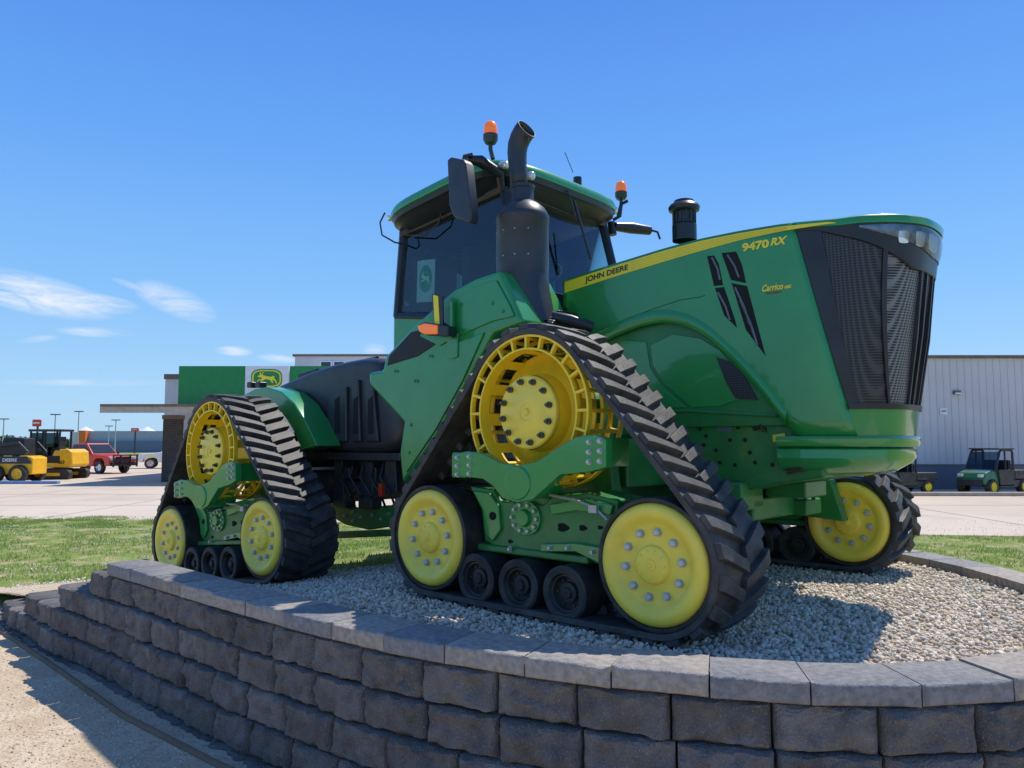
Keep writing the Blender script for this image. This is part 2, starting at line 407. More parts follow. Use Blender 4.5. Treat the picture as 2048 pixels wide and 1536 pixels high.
def th_of(a, z):
    x = min(max((a-A0)/(An(z)-A0), 0), 1)**(NE/2); return math.asin(x)
AR = -.74
for sd in (1, -1):
    m = MB(); rows = []
    NQ = 14; NA = 44
    for q in range(NQ+1):
        row = []
        for i in range(NA+1):
            f = i/NA; fq = q/NQ; z = 1.13+fq*(2.5-1.13)
            for _ in range(4):
                a = AR+f*(ee(z)-AR); z = zb(a)+fq*(zt(a)-zb(a))
            b = -HB if a <= A0 else plan(th_of(a, z), z)[1]
            row.append(Vector((a, b*sd, z)))
        rows.append(row)
    m.grid(rows)
    m.grid([rows[0], [p+Vector((0, .05*sd, .01)) for p in rows[0]]])
    hs = m.build('hood_side_panel', G, T, ang=60, solid=.006)
    if sd == 1: hoodside = hs
m = MB(); ap = []
for i in range(40):
    a = AR+(1.12-AR)*i/39; ap.append((a, zb(a)))
A_ = [Vector((a, -HB-.004, z+.002)) for a, z in ap]; B_ = [Vector((a, -HB-.016, z+.018)) for a, z in ap]; C_ = [Vector((a, -HB-.014, z+.085)) for a, z in ap]; D_ = [Vector((a, -HB-.002, z+.10)) for a, z in ap]
m.grid([A_, B_, C_, D_]); m.build('arch_moulding', G, hoodside, ang=60)
def frontpt(f, z, off=0):
    te = th_of(ee(z), z)
    g = f*2 if f <= .5 else (1-f)*2
    th = te+(pi/2-te)*g; a, b = plan(th, z, off); return Vector((a, b if f <= .5 else -b, z))
def fz(f):
    z = 2.5
    for _ in range(3): p = frontpt(f, z); z = ztop(p.x, p.y)
    return z
m = MB(); rows = []
cols = [(AR+f*(ee(2.46)-AR), -HB) for f in [i/30 for i in range(31)]]
cols = [(a, -HB if a <= A0 else plan(th_of(a, 2.5), 2.5)[1]) for a, b in cols]
te = th_of(ee(2.46), 2.48)
cols += [plan(te+(pi/2-te)*i/16, 2.48) for i in range(1, 17)]
for k in range(11):
    f = math.cos(pi/2*k/10)
    rows.append([Vector((a, b*f, ztop(a, b*f)+.0)) for a, b in cols])
m.grid(rows); m.grid([[Vector((p.x, -p.y, p.z)) for p in r] for r in rows])
rws = []
for i in range(61):     # rolled front lip
    f = i/60; zz = fz(f); dr = .040+.012*min(1, 5*min(f, 1-f)); e = .022*min(1, i/3+.15); rws.append([frontpt(f, zz+.002, -.03), frontpt(f, zz+.001, .004), frontpt(f, zz-.012, e), frontpt(f, zz-dr, e), frontpt(f, zz-dr-.004, .0)])
m.grid(rws)
m.build('hood_top', G, T, ang=60, solid=.004)
# stripe
def hoodpt(u, v, e=.006):
    p = TL(u, v, -HB)
    for _ in range(4):
        b = -HB if p.x <= A0 else plan(th_of(p.x, p.z), p.z)[1]
        p = TL(u, v, b-e)
    return p
up = [(1129, 564), (1190, 544), (1250, 525), (1325, 502), (1400, 482), (1480, 466), (1560, 453), (1620, 447), (1655, 444), (1672, 445)]
slo = [(1129, 586), (1190, 566), (1250, 547), (1325, 524), (1400, 502), (1480, 480), (1560, 463), (1620, 453), (1655, 448), (1672, 446)]
us = [1129+i*(1672-1129)/60 for i in range(61)]
rows = []
for k in range(4): rows.append([hoodpt(u, interp(up, u)*(1-k/3)+interp(slo, u)*k/3, .006+(.021*min(1, max(0, (u-1580)/14)))) for u in us])
MB().grid(rows).build('hood_stripe', DEC, hoodside, ang=70)
m = MB()
for k in range(4):
    f = .2+.2*k; A = [hoodpt(u, interp(up, u)*(1-f)+interp(slo, u)*f, .0075) for u in range(1262, 1575, 13)]
    m.grid([A, [p-Vector((0, 0, .0022)) for p in A]])
m.build('stripe_line', pm('stripe_shade', (.6, .46, .02), .5), hoodside)
bb = -HB-.0085
text('brand_lettering', 'JOHN DEERE', DECG, [TL(1170, 569, bb), TL(1256, 542, bb), TL(1170, 554, bb), TL(1256, 528, bb)], hoodside, .03)
def hq(*p): return [hoodpt(u, v, .007) for u, v in p]
text('model_lettering', '9470', DEC, hq((1484, 504), (1538, 495), (1484, 487), (1538, 478)), hoodside, .045)
text('model_lettering', 'RX', DEC, hq((1541, 492), (1570, 488), (1545, 476), (1576, 471)), hoodside, .045)
text('dealer_lettering', 'Carrico', DEC, hq((1523, 584), (1566, 578), (1526, 570), (1568, 565)), hoodside, .035)
text('dealer_lettering', 'IMPLEMENT', pm('decal_maroon', (.30, .04, .02), .5), hq((1533, 589), (1564, 585), (1533, 585), (1564, 581)), hoodside, .02)
m = MB()
for k in range(5):
    p = hoodpt(1568+k*2.4, 575-k*.5, .007)
    for s in (-1, 1): m.prism([p, p+Vector((.012, 0, s*.011)), p+Vector((.018, 0, s*.004))], (0, .001, 0))
m.build('wheat_emblem', DEC, hoodside)
VB = pm('vent_black', (.006, .007, .007), .8)
def patch(name, pts, b, mat, par, th=.004, bev=0): return MB().prism([TL(u, v, b) for u, v in pts], (0, th, 0)).build(name, mat, par, bevel=bev)
for pts in ([(1414, 512), (1428, 511), (1437, 527), (1446, 570), (1428, 572)], [(1430, 576), (1448, 574), (1470, 640), (1474, 656), (1448, 630)],
            [(1443, 506), (1472, 503), (1484, 530), (1492, 566), (1462, 560)], [(1463, 566), (1494, 572), (1531, 712), (1492, 660)]):
    patch('hood_vent', pts, -HB-.005, VB, hoodside)
m = MB()
for (u0, v0, u1, v1) in ((1424, 515, 1440, 560), (1436, 585, 1460, 640), (1455, 510, 1478, 555), (1470, 575, 1500, 650), (1480, 600, 1515, 690)):
    m.tube([TL(u0, v0, -HB-.006), TL((u0+u1)/2+3, (v0+v1)/2, -HB-.008), TL(u1, v1, -HB-.006)], .008, 6)
m.build('engine_hose', pm('hose_grey', (.20, .20, .19), .4, metal=.4), hoodside)
SEAM = pm('seam_dark', (.004, .04, .012), .6)
pp_ = []
ln = [(1190, 690), (1200, 660), (1300, 620), (1360, 600), (1400, 594), (1412, 590)]
for (u0, v0), (u1, v1) in zip(ln, ln[1:]):
    for k in range(6): pp_.append(hoodpt(u0+(u1-u0)*k/6, v0+(v1-v0)*k/6, .0045))
MB().tube(pp_, .0025, 5).build('panel_seam', SEAM, hoodside)
# grille surfaces
ZG0 = 1.30
NF = 60
for nm, lo_, hi_, mt_ in (('grille', 0, 15, SCR), ('grille_centre', 15, 58, SCR2), ('grille_edge', 58, 60, SCR)):
    m = MB(); rows = []
    for q in range(17):
        row = []
        for i in range(lo_, hi_+1):
            f = i/NF; z = ZG0+(2.5-ZG0)*q/16
            for _ in range(3):
                p = frontpt(f, z); z = ZG0+(ztop(p.x, p.y)-.02-ZG0)*q/16
            row.append(frontpt(f, z, -.004 if nm != 'grille_centre' else -.012))
        rows.append(row)
    m.grid(rows); o = m.build(nm, mt_, T if nm == 'grille' else gr, ang=60)
    if nm == 'grille': gr = o
for i in range(11):
    f = .44+.044*i
    path = [frontpt(f, ZG0+.02+(fz(f)-.30-ZG0)*k/8, .016-.012*abs(k-4)/4) for k in range(9)]
    m = MB(); vs = []; fs = []
    for p0 in path:
        q0 = frontpt(f-.008, p0.z); q1 = frontpt(f+.008, p0.z); t_ = (q1-q0).normalized(); n_ = Vector((t_.y, -t_.x, 0))
        if n_.x < 0: n_ = -n_
        vs += [p0-t_*.007, p0+t_*.007, p0+t_*.007-n_*.035, p0-t_*.007-n_*.035]
    for j in range(8):
        for q in range(4): fs.append((4*j+q, 4*j+(q+1) % 4, 4*j+4+(q+1) % 4, 4*j+4+q))
    m.add(vs, fs); m.build('grille_bar', BLK, gr)
m = MB()
def fband(fa, fb, e=.014):
    rws = []
    for k in range(17):
        t0 = k/16; f0 = fa(t0); f1 = fb(t0); z0 = ZG0+(fz((f0+f1)/2)-.03-ZG0)*t0
        rws.append([frontpt(f0, z0, .0), frontpt(f0, z0, e), frontpt(f1, z0, e), frontpt(f1, z0, .0)])
    m.grid(rws)
fband(lambda t: .002, lambda t: .055, .006); fband(lambda t: .243-.02*math.sin(t*pi), lambda t: .256-.012*math.sin(t*pi), .010); fband(lambda t: .965, lambda t: .998)
m.grid([[frontpt(i/40, ZG0, .012), frontpt(i/40, ZG0+.035, .012), frontpt(i/40, ZG0+.035, -.0)] for i in range(41)])
rws = []
for i in range(61):
    f = i/60; zz = fz(f); hh = .02+.27*min(1, max(0, (f-.04)*3.0)) if f < .9 else .29; rws.append([frontpt(f, zz-hh-.045, .0), frontpt(f, zz-hh-.04, .010), frontpt(f, zz-.045, .012), frontpt(f, zz-.04, .0)])
m.grid(rws)
m.build('grille_frame', BLK, gr, ang=50)
# head lamps
def hl_h(i, n): return .165*min(1, (i+1)/(n*.5))**.75*min(1, (n+1-i)/(n*.06))**.5
m = MB(); ml = MB(); rws = []; rwl = []
HF0, HFW = .155, .71
for i in range(49):
    f = HF0+HFW*i/48; zz = fz(f); hgt = hl_h(i, 48)
    rws.append([frontpt(f, zz-.064-hgt, .0135), frontpt(f, zz-.064-hgt*.5, .0145), frontpt(f, zz-.064, .0135)])
    rwl.append([frontpt(f, zz-.064-hgt, .016), frontpt(f, zz-.064-hgt*.7, .026), frontpt(f, zz-.064-hgt*.3, .026), frontpt(f, zz-.064, .018)])
m.grid(rws); hl = m.build('headlight', pm('headlamp_housing', (.20, .25, .30), .25, metal=.3, coat=.5, var=.4, scale=14), T, ang=60)
ml.grid(rwl); ml.build('headlight_lens', LENS, hl, ang=60)
for f, w, h in ((.31, .024, .7), (.395, .029, .85), (.48, .032, 1), (.565, .032, 1), (.645, .031, 1), (.72, .028, 1), (.79, .024, 1)):
    z = fz(f)-.140; rws = []
    for j in range(7):
        g = -1+2*j/6; rws.append([frontpt(f+w*g*.85, z-.060*h*(1-.15*g*g), .0165), frontpt(f+w*g, z, .016+.004*(1-g*g)), frontpt(f+w*g*.95, z+.052*h*(1-.1*g*g), .0165)])
    MB().grid(rws).build('lamp_reflector', CHR, hl, ang=60)
p = frontpt(.80, 2.02, .03)
m = MB(); m.prism([p+Vector((0, .035*math.cos(a)*1.1, .06*math.sin(a))) for a in [2*pi*i/16 for i in range(16)]], (.01, 0, 0)); em = m.build('nose_emblem', G, T)
deer('emblem_deer', DEC, [p+Vector((.014, -.025, -.03)), p+Vector((.014, .025, -.03)), p+Vector((.014, -.025, .03)), p+Vector((.014, .025, .03))], (.002, 0, 0), em)
def nose(levels, name, mat, a_start, n=40):
    m = MB(); rws = []
    for z, off_ in levels:
        row = [Vector((a_start, -(HB+off_), z))]
        for i in range(n+1):
            th = pi/2*i/n; a, b = plan(th, z, off_); row.append(Vector((a, b, z)))
        for i in range(n-1, -1, -1):
            th = pi/2*i/n; a, b = plan(th, z, off_); row.append(Vector((a, -b, z)))
        row.append(Vector((a_start, HB+off_, z))); rws.append(row)
    m.grid(rws); k = len(rws[0])
    m.f.append(tuple(range((len(rws)-1)*k, len(rws)*k)))
    return m.build(name, mat, T, ang=40)
m = MB(); rws = []
for q in range(4):
    z = 1.13+(ZG0+.002-1.13)*q/3; rws.append([frontpt(i/NF, z) for i in range(NF+1)])
m.grid(rws); m.build('nose_panel', G, T, ang=60)
nose([(1.13, -.02), (1.13, .015), (1.115, .028), (1.08, .028), (1.065, .018), (1.065, -.01)], 'bumper_lip', G, 1.12)
nose([(1.06, -.014), (1.045, .008), (.99, .014), (.955, -.01), (.90, -.09), (.87, -.2)], 'bumper', G, 1.2)
# inner panel below the arch, chassis
m = MB(); pts = [(-.74, 1.2), (1.1, 1.2), (1.1, 1.35), (.7, 1.75), (.4, 2.0), (-.74, 2.0)]
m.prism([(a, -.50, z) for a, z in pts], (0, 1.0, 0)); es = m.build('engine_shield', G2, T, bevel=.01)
dome = [(1300, 690), (1345, 668), (1400, 676), (1440, 700), (1475, 742), (1500, 790), (1440, 812), (1382, 815), (1330, 770), (1305, 730)]
MB().prism([TL(u, v, -.508) for u, v in dome], (0, .01, 0)).build('shield_cover', G, es, bevel=.006)
MB().prism([TL(u, v, -.512) for u, v in [(1432, 714), (1458, 722), (1488, 752), (1516, 800), (1470, 797), (1452, 765)]], (0, .004, 0)).build('shield_opening', SCR, es)
MB().prism([TL(u, v, -.508) for u, v in [(1205, 700), (1250, 680), (1292, 684), (1300, 735), (1325, 775), (1372, 815), (1212, 822)]], (0, .01, 0)).build('shield_cover', G, es, bevel=.006)
m = MB(); m.tube([TL(1205, 826, -.505), TL(1380, 822, -.505), TL(1555, 832, -.505)], .012, 6)
m.build('shield_seam', G2, es)
m = MB()
m.prism([(-1.6, -.47, 1.25), (1.05, -.47, 1.25), (1.3, -.47, 1.12), (1.32, -.47, .86), (.95, -.47, .80), (.5, -.47, .68), (-.5, -.47, .62), (-1.6, -.47, .75)], (0, .94, 0))
m.box((.0, 0, .95), (.45, 2.2, .34)); m.tube([(0, -1.45, 1.28), (0, 1.25, 1.28)], .19, 24)
m.box((.55, -.4, .72), (.5, .35, .2)); m.box((.35, 0, .62), (.9, .8, .16))
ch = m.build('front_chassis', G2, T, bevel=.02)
for u, v in ((1400, 858), (1412, 872), (1408, 890), (1432, 900), (1460, 880), (1476, 855), (1490, 880), (1500, 905), (1440, 925), (1470, 930), (1510, 925), (1545, 930), (1350, 850), (1330, 880), (1360, 905), (1385, 930), (1530, 860), (1560, 900), (1285, 860)):
    p = TL(u, v, -.472); MB().lathe([(0, -.004), (.014, -.004), (.014, 0)], p, n=10).build('chassis_hole', VB, ch)
MB().tube([TL(1508, 858, -.48), TL(1522, 852, -.50), TL(1530, 862, -.48)], .014).build('shield_clip', IRN, ch)
m = MB(); m.tube([TL(1560, 912, -.48), TL(1590, 918, -.50), TL(1602, 936, -.50), TL(1575, 944, -.48)], .018)
m.lathe([(0, -.02), (.035, -.02), (.045, 0)], TL(1600, 930, -.49), n=18)
m.build('tow_pin_fitting', IRN, ch)
MB().prism([TL(u, v, -.475) for u, v in [(1545, 870), (1570, 866), (1571, 881), (1546, 884)]], (0, .002, 0)).build('warning_decal', DEC, ch)
MB().prism([TL(u, v, -.475) for u, v in [(1437, 852), (1462, 851), (1462, 862), (1437, 863)]], (0, .002, 0)).build('maker_plate', pm('plate_grey', (.12, .15, .2), .4), ch)
m = MB()   # linkage between the front chassis and the far track
m.tube([(.55, .3, .75), (.6, 1.1, .66)], .05, 16)
m.prism([(.3, .95, .5), (.95, .95, .45), (.85, .95, .78), (.5, .95, .9), (.3, .95, .85)], (0, .12, 0)); m.box((.45, .5, .60), (.4, .9, .12)); m.box((.2, -.7, .55), (.5, .25, .25))
m.box((.92, .05, .76), (.3, .4, .12)); m.box((.75, .45, .60), (.3, .3, .12))
m.build('axle_link', G2, T, bevel=.015)
for k in range(4): MB().tube([(.9-.1*k, .1*k, .86), (.95-.1*k, .3+.1*k, .70-.03*k), (.8-.05*k, .7, .6), (.5, 1.0, .7)], .016, 8).build('hydraulic_hose', BLK, T)

# ---- fender beside cab
fpts = [(1000, 539), (1022, 585), (1047, 645), (985, 668), (935, 760), (868, 880), (803, 968), (797, 905), (806, 845), (737, 770), (736, 745), (764, 740), (770, 712), (826, 652), (905, 580), (950, 556)]
fe = MB().prism([TL(u, v, -1.27) for u, v in fpts], (0, .62, 0)).build('front_fender', G, T, bevel=.035, seg=4)
patch('fender_panel', [(992, 560), (1020, 612), (1028, 632), (985, 642), (905, 676), (878, 692), (838, 672), (908, 600), (950, 572)], -1.285, G, fe, .016, .007)
patch('fender_panel', [(898, 690), (968, 664), (925, 760), (870, 860), (812, 945), (806, 900), (826, 830), (868, 745)], -1.285, G, fe, .016, .007)
patch('fender_grille', [(774, 731), (778, 712), (822, 664), (840, 660), (872, 668), (868, 690), (835, 712)], -1.278, pm('vent_mesh_black', (.012, .013, .014), .5, bump=.4, bscale=250), fe, .01, .004)
for u, v in ((922, 608), (880, 640), (1006, 622), (896, 672), (790, 742), (860, 712), (830, 762), (985, 606), (822, 850), (818, 905)):
    MB().lathe([(0, -.006), (.012, -.005), (.015, 0)], TL(u, v, -1.287), n=12).build('fender_screw', G2, fe)
m = MB().prism([TL(u, v, -1.30) for u, v in [(893, 668), (915, 666), (914, 714), (905, 718), (894, 716)]], (0, .03, 0)); m.box(TL(904, 640, -1.33), (.03, .03, .3))
m.build('lamp_bracket', G, fe, bevel=.006)
m = MB().prism([TL(u, v, -1.42) for u, v in [(834, 650), (848, 644), (896, 652), (896, 672), (850, 670)]], (0, .09, 0)); mk = m.build('marker_lamp', BLK, T, bevel=.008)
MB().prism([TL(u, v, -1.43) for u, v in [(834, 651), (848, 646), (874, 650), (874, 668), (850, 669), (838, 664)]], (0, .04, 0)).build('amber_lens', ORG, mk, bevel=.01)
m = MB().prism([TL(u, v, -1.38) for u, v in [(864, 588), (885, 592), (886, 650), (868, 648)]], (0, .012, 0)); rf = m.build('reflector_plate', BLK, T)
MB().prism([TL(u, v, -1.384) for u, v in [(866, 590), (876, 592), (879, 648), (869, 647)]], (0, .003, 0)).build('reflector_strip', DEC, rf)
MB().tube([TL(876, 640, -1.37), TL(905, 660, -1.3)], .015).build('plate_stay', BLK, rf)
MB().prism([Vector((p.x, 1.1, p.z)) for p in [TL(u, v, -1.27) for u, v in fpts]], (0, -.4, 0)).build('front_fender', G, T, bevel=.03)

# ---- exhaust
ex0 = TL(1045, 500, -.95); exx, exb = ex0.x, -.95
def zx(v): return TL(1045, v, exb).z
prof = [(.205, zx(560)), (.212, zx(530)), (.212, zx(446)), (.217, zx(444)), (.217, zx(436)), (.208, zx(431)), (.18, zx(419)), (.13, zx(409)), (.098, zx(405)), (.092, zx(400)), (.090, zx(380)), (.10, zx(378)), (.10, zx(372)), (.072, zx(370))]
m = MB().lathe(prof, (exx, exb, 0), (0, 0, 1), 48); mf = m.build('muffler', STK, T)
pa = [TL(1045, 552, exb), TL(1052, 580, exb), TL(1064, 612, exb), TL(1078, 645, exb)]
pa = [Vector((p.x, exb, p.z)) for p in pa]
vs = []; fs = []
for i, (p, r) in enumerate(zip([Vector((exx, exb, zx(530)))]+pa, (.2125, .207, .19, .165, .13))):
    for k in range(40): a = 2*pi*k/40; vs.append(p+Vector((math.cos(a)*r, math.sin(a)*r, 0)))
for i in range(4):
    for k in range(40): fs.append((i*40+k, i*40+(k+1) % 40, (i+1)*40+(k+1) % 40, (i+1)*40+k))
MB().add(vs, fs).build('heat_shield', STK, mf, ang=60)
for v in (442, 470, 520):
    for k in range(5): a = pi+.5+k*.5; MB().lathe([(0, .004), (.005, .003), (.006, 0)], (exx+.213*math.cos(a), exb+.213*math.sin(a), zx(v)), (math.cos(a), math.sin(a), 0), 8).build('rivet', STL, mf)
pth = [TL(1038, 378, exb), TL(1037, 350, exb), TL(1035, 325, exb), TL(1034, 306, exb), TL(1036, 290, exb), TL(1041, 276, exb), TL(1048, 264, exb), TL(1054, 257, exb)]
rr = [.068, .069, .072, .077, .081, .084, .086, .087]
MB().tube(pth, rr, 28, cap=False).build('exhaust_stack', STK, T, solid=.006, ang=60)

# ---- cab
cabF = MB()
tRR, tFR, tFL, tRL = Vector((-2.55, -.76, 3.12)), Vector((-1.22, -.76, 3.27)), Vector((-1.27, .76, 3.30)), Vector((-2.55, .76, 3.12))
bRR, bFR, bFL, bRL = Vector((-2.58, -.80, 2.30)), Vector((-.98, -.80, 2.1)), Vector((-.98, .80, 2.1)), Vector((-2.58, .80, 2.30))
for a, b in ((tRR, bRR), (tFR, bFR), (tFL, bFL), (tRL, bRL)): cabF.tube([a, b], .045, 8)
for a, b in ((tRR, tFR), (tFR, tFL), (tFL, tRL), (tRL, tRR)): cabF.tube([a, b], .06, 8)
for a, b in ((bRR, bFR), (bFR, bFL), (bFL, bRL), (bRL, bRR)): cabF.tube([a, b], .05, 8)
cabF.tube([tRL.lerp(tFL, .46), bRL.lerp(bFL, .42)], .03, 8)
cabF.build('cab_frame', BLK, T)
for nm, q in (('side_window', (bRR, bFR, tFR, tRR)), ('windscreen', (bFR, bFL, tFL, tFR)), ('side_window', (bFL, bRL, tRL, tFL)), ('rear_window', (bRL, bRR, tRR, tRL))):
    MB().add(list(q), [(0, 1, 2, 3)]).build(nm, GLS, T)
MB().prism([(-2.62, -.84, 1.7), (-.85, -.84, 1.7), (-.85, -.84, 2.12), (-2.3, -.84, 2.30), (-2.62, -.84, 2.36)], (0, 1.68, 0)).build('cab_body', G, T, bevel=.05, seg=3)
m = MB(); m.box((-1.95, 0, 2.35), (.5, .55, .16)); m.box((-2.2, 0, 2.72), (.14, .52, .65)); m.box((-2.22, 0, 3.08), (.1, .28, .16)); m.box((-1.9, -.36, 2.52), (.4, .1, .1)); m.box((-1.95, .5, 2.3), (.45, .35, .14)); m.box((-2.15, .5, 2.55), (.1, .35, .4))
m.build('operator_seat', SEAT, T, bevel=.03)
m = MB(); m.tube([(-1.2, 0, 2.1), (-1.42, 0, 2.62)], .05)
c_ = Vector((-1.45, 0, 2.66)); ax = Vector((-.45, 0, .9)).normalized(); e1 = Vector((0, 1, 0)); e2 = ax.cross(e1)
m.tube([c_+(e1*math.cos(2*pi*k/24)+e2*math.sin(2*pi*k/24))*.2 for k in range(25)], .016, 8); m.tube([c_-e1*.2, c_+e1*.2], .014, 6); m.tube([c_, c_+e2*.2], .014, 6)
m.build('steering_wheel', BLK, T)
m = MB(); m.box((-1.35, -.5, 2.62), (.06, .3, .22)); m.box((-1.3, -.62, 2.9), (.05, .2, .14)); m.tube([(-1.3, -.6, 2.2), (-1.35, -.55, 2.6)], .02); m.box((-1.05, 0, 2.25), (.25, 1.4, .25))
m.build('dashboard', BLK, T, bevel=.01)
q = [TL(833, 605, -.76), TL(868, 603, -.76), TL(835, 522, -.76), TL(870, 518, -.76)]
ws = MB().prism([q[0], q[1], q[3], q[2]], (0, .006, 0)).build('window_card', pm('card_pale', (.42, .60, .58), .6), T)
ev = Vector((0, -.002, 0))
MB().prism([quadmap(q, .5+.36*math.cos(a), .55+.33*math.sin(a))+ev for a in [2*pi*i/20 for i in range(20)]], (0, .001, 0)).build('card_emblem', pm('card_green', (.03, .33, .2), .5), ws)
deer('card_deer', pm('card_cream', (.6, .75, .5), .5), [quadmap(q, .22, .36)+ev*2, quadmap(q, .78, .36)+ev*2, quadmap(q, .22, .74)+ev*2, quadmap(q, .78, .74)+ev*2], (0, .001, 0), ws)
RC = Vector((-1.90, 0)); RAx, RBx = .86, 1.0
def zr(a): return 3.235+.125*(a+2.65)-.10*max(0, (a+1.35)/.3)**2*.35
def rring(k, dz, n=64):
    out = []
    for i in range(n):
        t = 2*pi*i/n; c_, s_ = math.cos(t), math.sin(t); e = 2/4.2
        a = RC.x+RAx*k*math.copysign(abs(c_)**e, c_); b = RBx*k*math.copysign(abs(s_)**e, s_)
        out.append(Vector((a, b, zr(a)+dz)))
    return out
def loft(levels):
    m = MB(); n = 64; vs = [p for k, dz in levels for p in rring(k, dz)]; L_ = len(levels)
    fs = [(i*n+k, i*n+(k+1) % n, (i+1)*n+(k+1) % n, (i+1)*n+k) for i in range(L_-1) for k in range(n)]
    fs.append(tuple(range(n))); fs.append(tuple((L_-1)*n+k for k in range(n))); return m.add(vs, fs)
rf_ = loft([(.985, -.005), (1.0, .0), (1.007, .035), (.99, .075), (.95, .10), (.8, .13), (.5, .15), (.15, .16)]).build('cab_roof', G, T, ang=50)
loft([(.80, -.16), (.86, -.15), (.93, -.07), (.975, -.05), (.985, -.004)]).build('roof_liner', BLK, rf_, ang=50)
def rlamp(u, v, b, r=.055, ax=(1, 0, -.25)):
    p = TL(u, v, b); m = MB().lathe([(0, .02), (r*.7, .018), (r, .010), (r*1.1, 0), (r*1.0, -.06), (0, -.07)], p, ax, 24)
    return m.build('work_light', CHR, T)
rlamp(1064, 352, -.60, .035); rlamp(1012, 330, -.86, .03); rlamp(1198, 410, .62, .045); rlamp(1230, 421, .88, .035); rlamp(778, 436, -.86, .03, (-.3, -1, -.2))
MB().tube([TL(770, 425, -.98), TL(760, 445, -1.0), TL(764, 470, -1.0), TL(790, 485, -.9), TL(802, 487, -.8)], .008, 6).build('wiring_loop', BLK, T)
MB().tube([TL(812, 470, -.82), TL(850, 470, -.84), TL(878, 445, -.84), TL(884, 420, -.84)], .008, 6).build('wiring_loop', BLK, T)
BB_ = pm('beacon_base', (.03, .06, .05), .4)
def beacon(u, v, b, u2, v2, sc=1):
    p = TL(u, v, b); st = TL(u2, v2, b)
    m = MB().lathe([(0, 0), (.045*sc, 0), (.062*sc, .03), (.062*sc, .075), (.04*sc, .085)], p-Vector((0, 0, .10)), (0, 0, 1), 24)
    m.tube([p-Vector((0, 0, .1)), p-Vector((0, 0, .15)), st], .018, 8)
    o = m.build('beacon_mount', BB_, T)
    MB().lathe([(.058*sc, 0), (.058*sc, .05), (.05*sc, .085), (.03*sc, .105), (0, .112)], p-Vector((0, 0, .018)), (0, 0, 1), 24).build('beacon_lamp', ORG, o, ang=60)
beacon(981, 264, -.98, 986, 318); beacon(1242, 380, 1.0, 1236, 432)
MB().tube([TL(1255, 402, 1.0), TL(1243, 408, 1.0), TL(1240, 432, .98), TL(1226, 440, .95)], .018, 8).build('beacon_bracket', BLK, T)
MB().prism([TL(u, v, -1.34) for u, v in [(893, 320), (900, 313), (926, 318), (932, 326), (942, 430), (938, 446), (906, 434), (897, 410)]], (0, .10, 0)).build('wing_mirror', STK, T, bevel=.02, seg=3)
m = MB(); m.tube([TL(934, 318, -1.15), TL(960, 322, -1.05), TL(1000, 348, -.85), TL(1003, 380, -.80)], [.03, .05, .045, .03], 12); m.tube([TL(945, 310, -1.15), TL(930, 312, -1.2), TL(922, 350, -1.2)], .02, 8)
m.build('mirror_arm', BLK, T)
m = MB(); m.tube([TL(1222, 445, .92), TL(1226, 470, .92)], .04); m.tube([TL(1228, 453, .95), TL(1262, 456, 1.15), TL(1298, 461, 1.4)], [.045, .06, .05], 12); m.tube([TL(1300, 460, 1.4), TL(1315, 464, 1.45), TL(1320, 478, 1.45)], .012, 8)
m.build('mirror_arm', BLK, T)
m = MB(); m.tube([TL(1130, 305, .3), TL(1146, 345, .3)], .004, 5); m.lathe([(0, .02), (.04, .01), (.04, -.07)], TL(1155, 357, .2), (0, 0, 1), 12); m.build('roof_antenna', BLK, T)
m = MB(); m.tube([TL(1135, 380, -.1), TL(1150, 430, -.05)], .008, 6); m.tube([TL(1148, 400, 0), TL(1182, 520, .1)], .012, 6); m.tube([TL(1180, 515, .1), TL(1160, 440, .1)], .008, 6); m.build('wiper', BLK, T)
p = TL(1369, 468, .1)
q_ = TL(1369, 400, .1).z-p.z
m = MB().lathe([(.10, -.06), (.10, q_*.25), (.085, q_*.3), (.085, q_*.62), (.095, q_*.64), (.125, q_*.68), (.13, q_*.78), (.115, q_*.86), (.09, q_*.9), (.08, q_*.98), (0, q_)], p, (0, 0, 1), 32)
pc = m.build('air_precleaner', BLK, T)
for k in range(14): a = 2*pi*k/14; MB().box((p.x+.092*math.cos(a), p.y+.092*math.sin(a), p.z+q_*.46), (.008, .008, q_*.34)).build('precleaner_rib', IRN, pc)
m = MB(); m.box((-.85, -.72, 1.95), (.6, .5, .22)); m.box((-.72, -.62, 2.08), (.25, .35, .12)); m.tube([TL(1100, 632, -.9), TL(1140, 640, -.85), TL(1185, 655, -.7)], .045, 10); m.tube([TL(1060, 640, -1.0), TL(1110, 650, -.95)], .04)
m.box((-.95, 0, 1.9), (.5, 1.5, .6))
m.build('exhaust_base', BLK, T, bevel=.02)
# ---- rear hood: rounded, bulging cover lofted across its width
tp = [(552, 772), (600, 750), (640, 735), (690, 721), (735, 714), (765, 717), (778, 745), (802, 800), (808, 850), (799, 900), (762, 908), (640, 905), (618, 868), (582, 800)]
base = [TL(u, v, -.82) for u, v in tp]
cen = Vector((sum(p.x for p in base)/len(base), 0, sum(p.z for p in base)/len(base)))
rows = []
for y, k in ((-.84, .0), (-.84, .78), (-.835, .88), (-.815, .95), (-.77, 1.0), (-.66, 1.03), (0, 1.08), (.66, 1.03), (.77, 1.0), (.84, .9), (.84, 0)):
    rows.append([Vector((cen.x+(p.x-cen.x)*k, y, cen.z+(p.z-cen.z)*k)) for p in base+[base[0]]])
rt = MB().grid(rows).build('rear_tank_cover', TNK, T, ang=60)
sm = rt.modifiers.new('sub', 'SUBSURF'); sm.levels = 2; sm.render_levels = 2
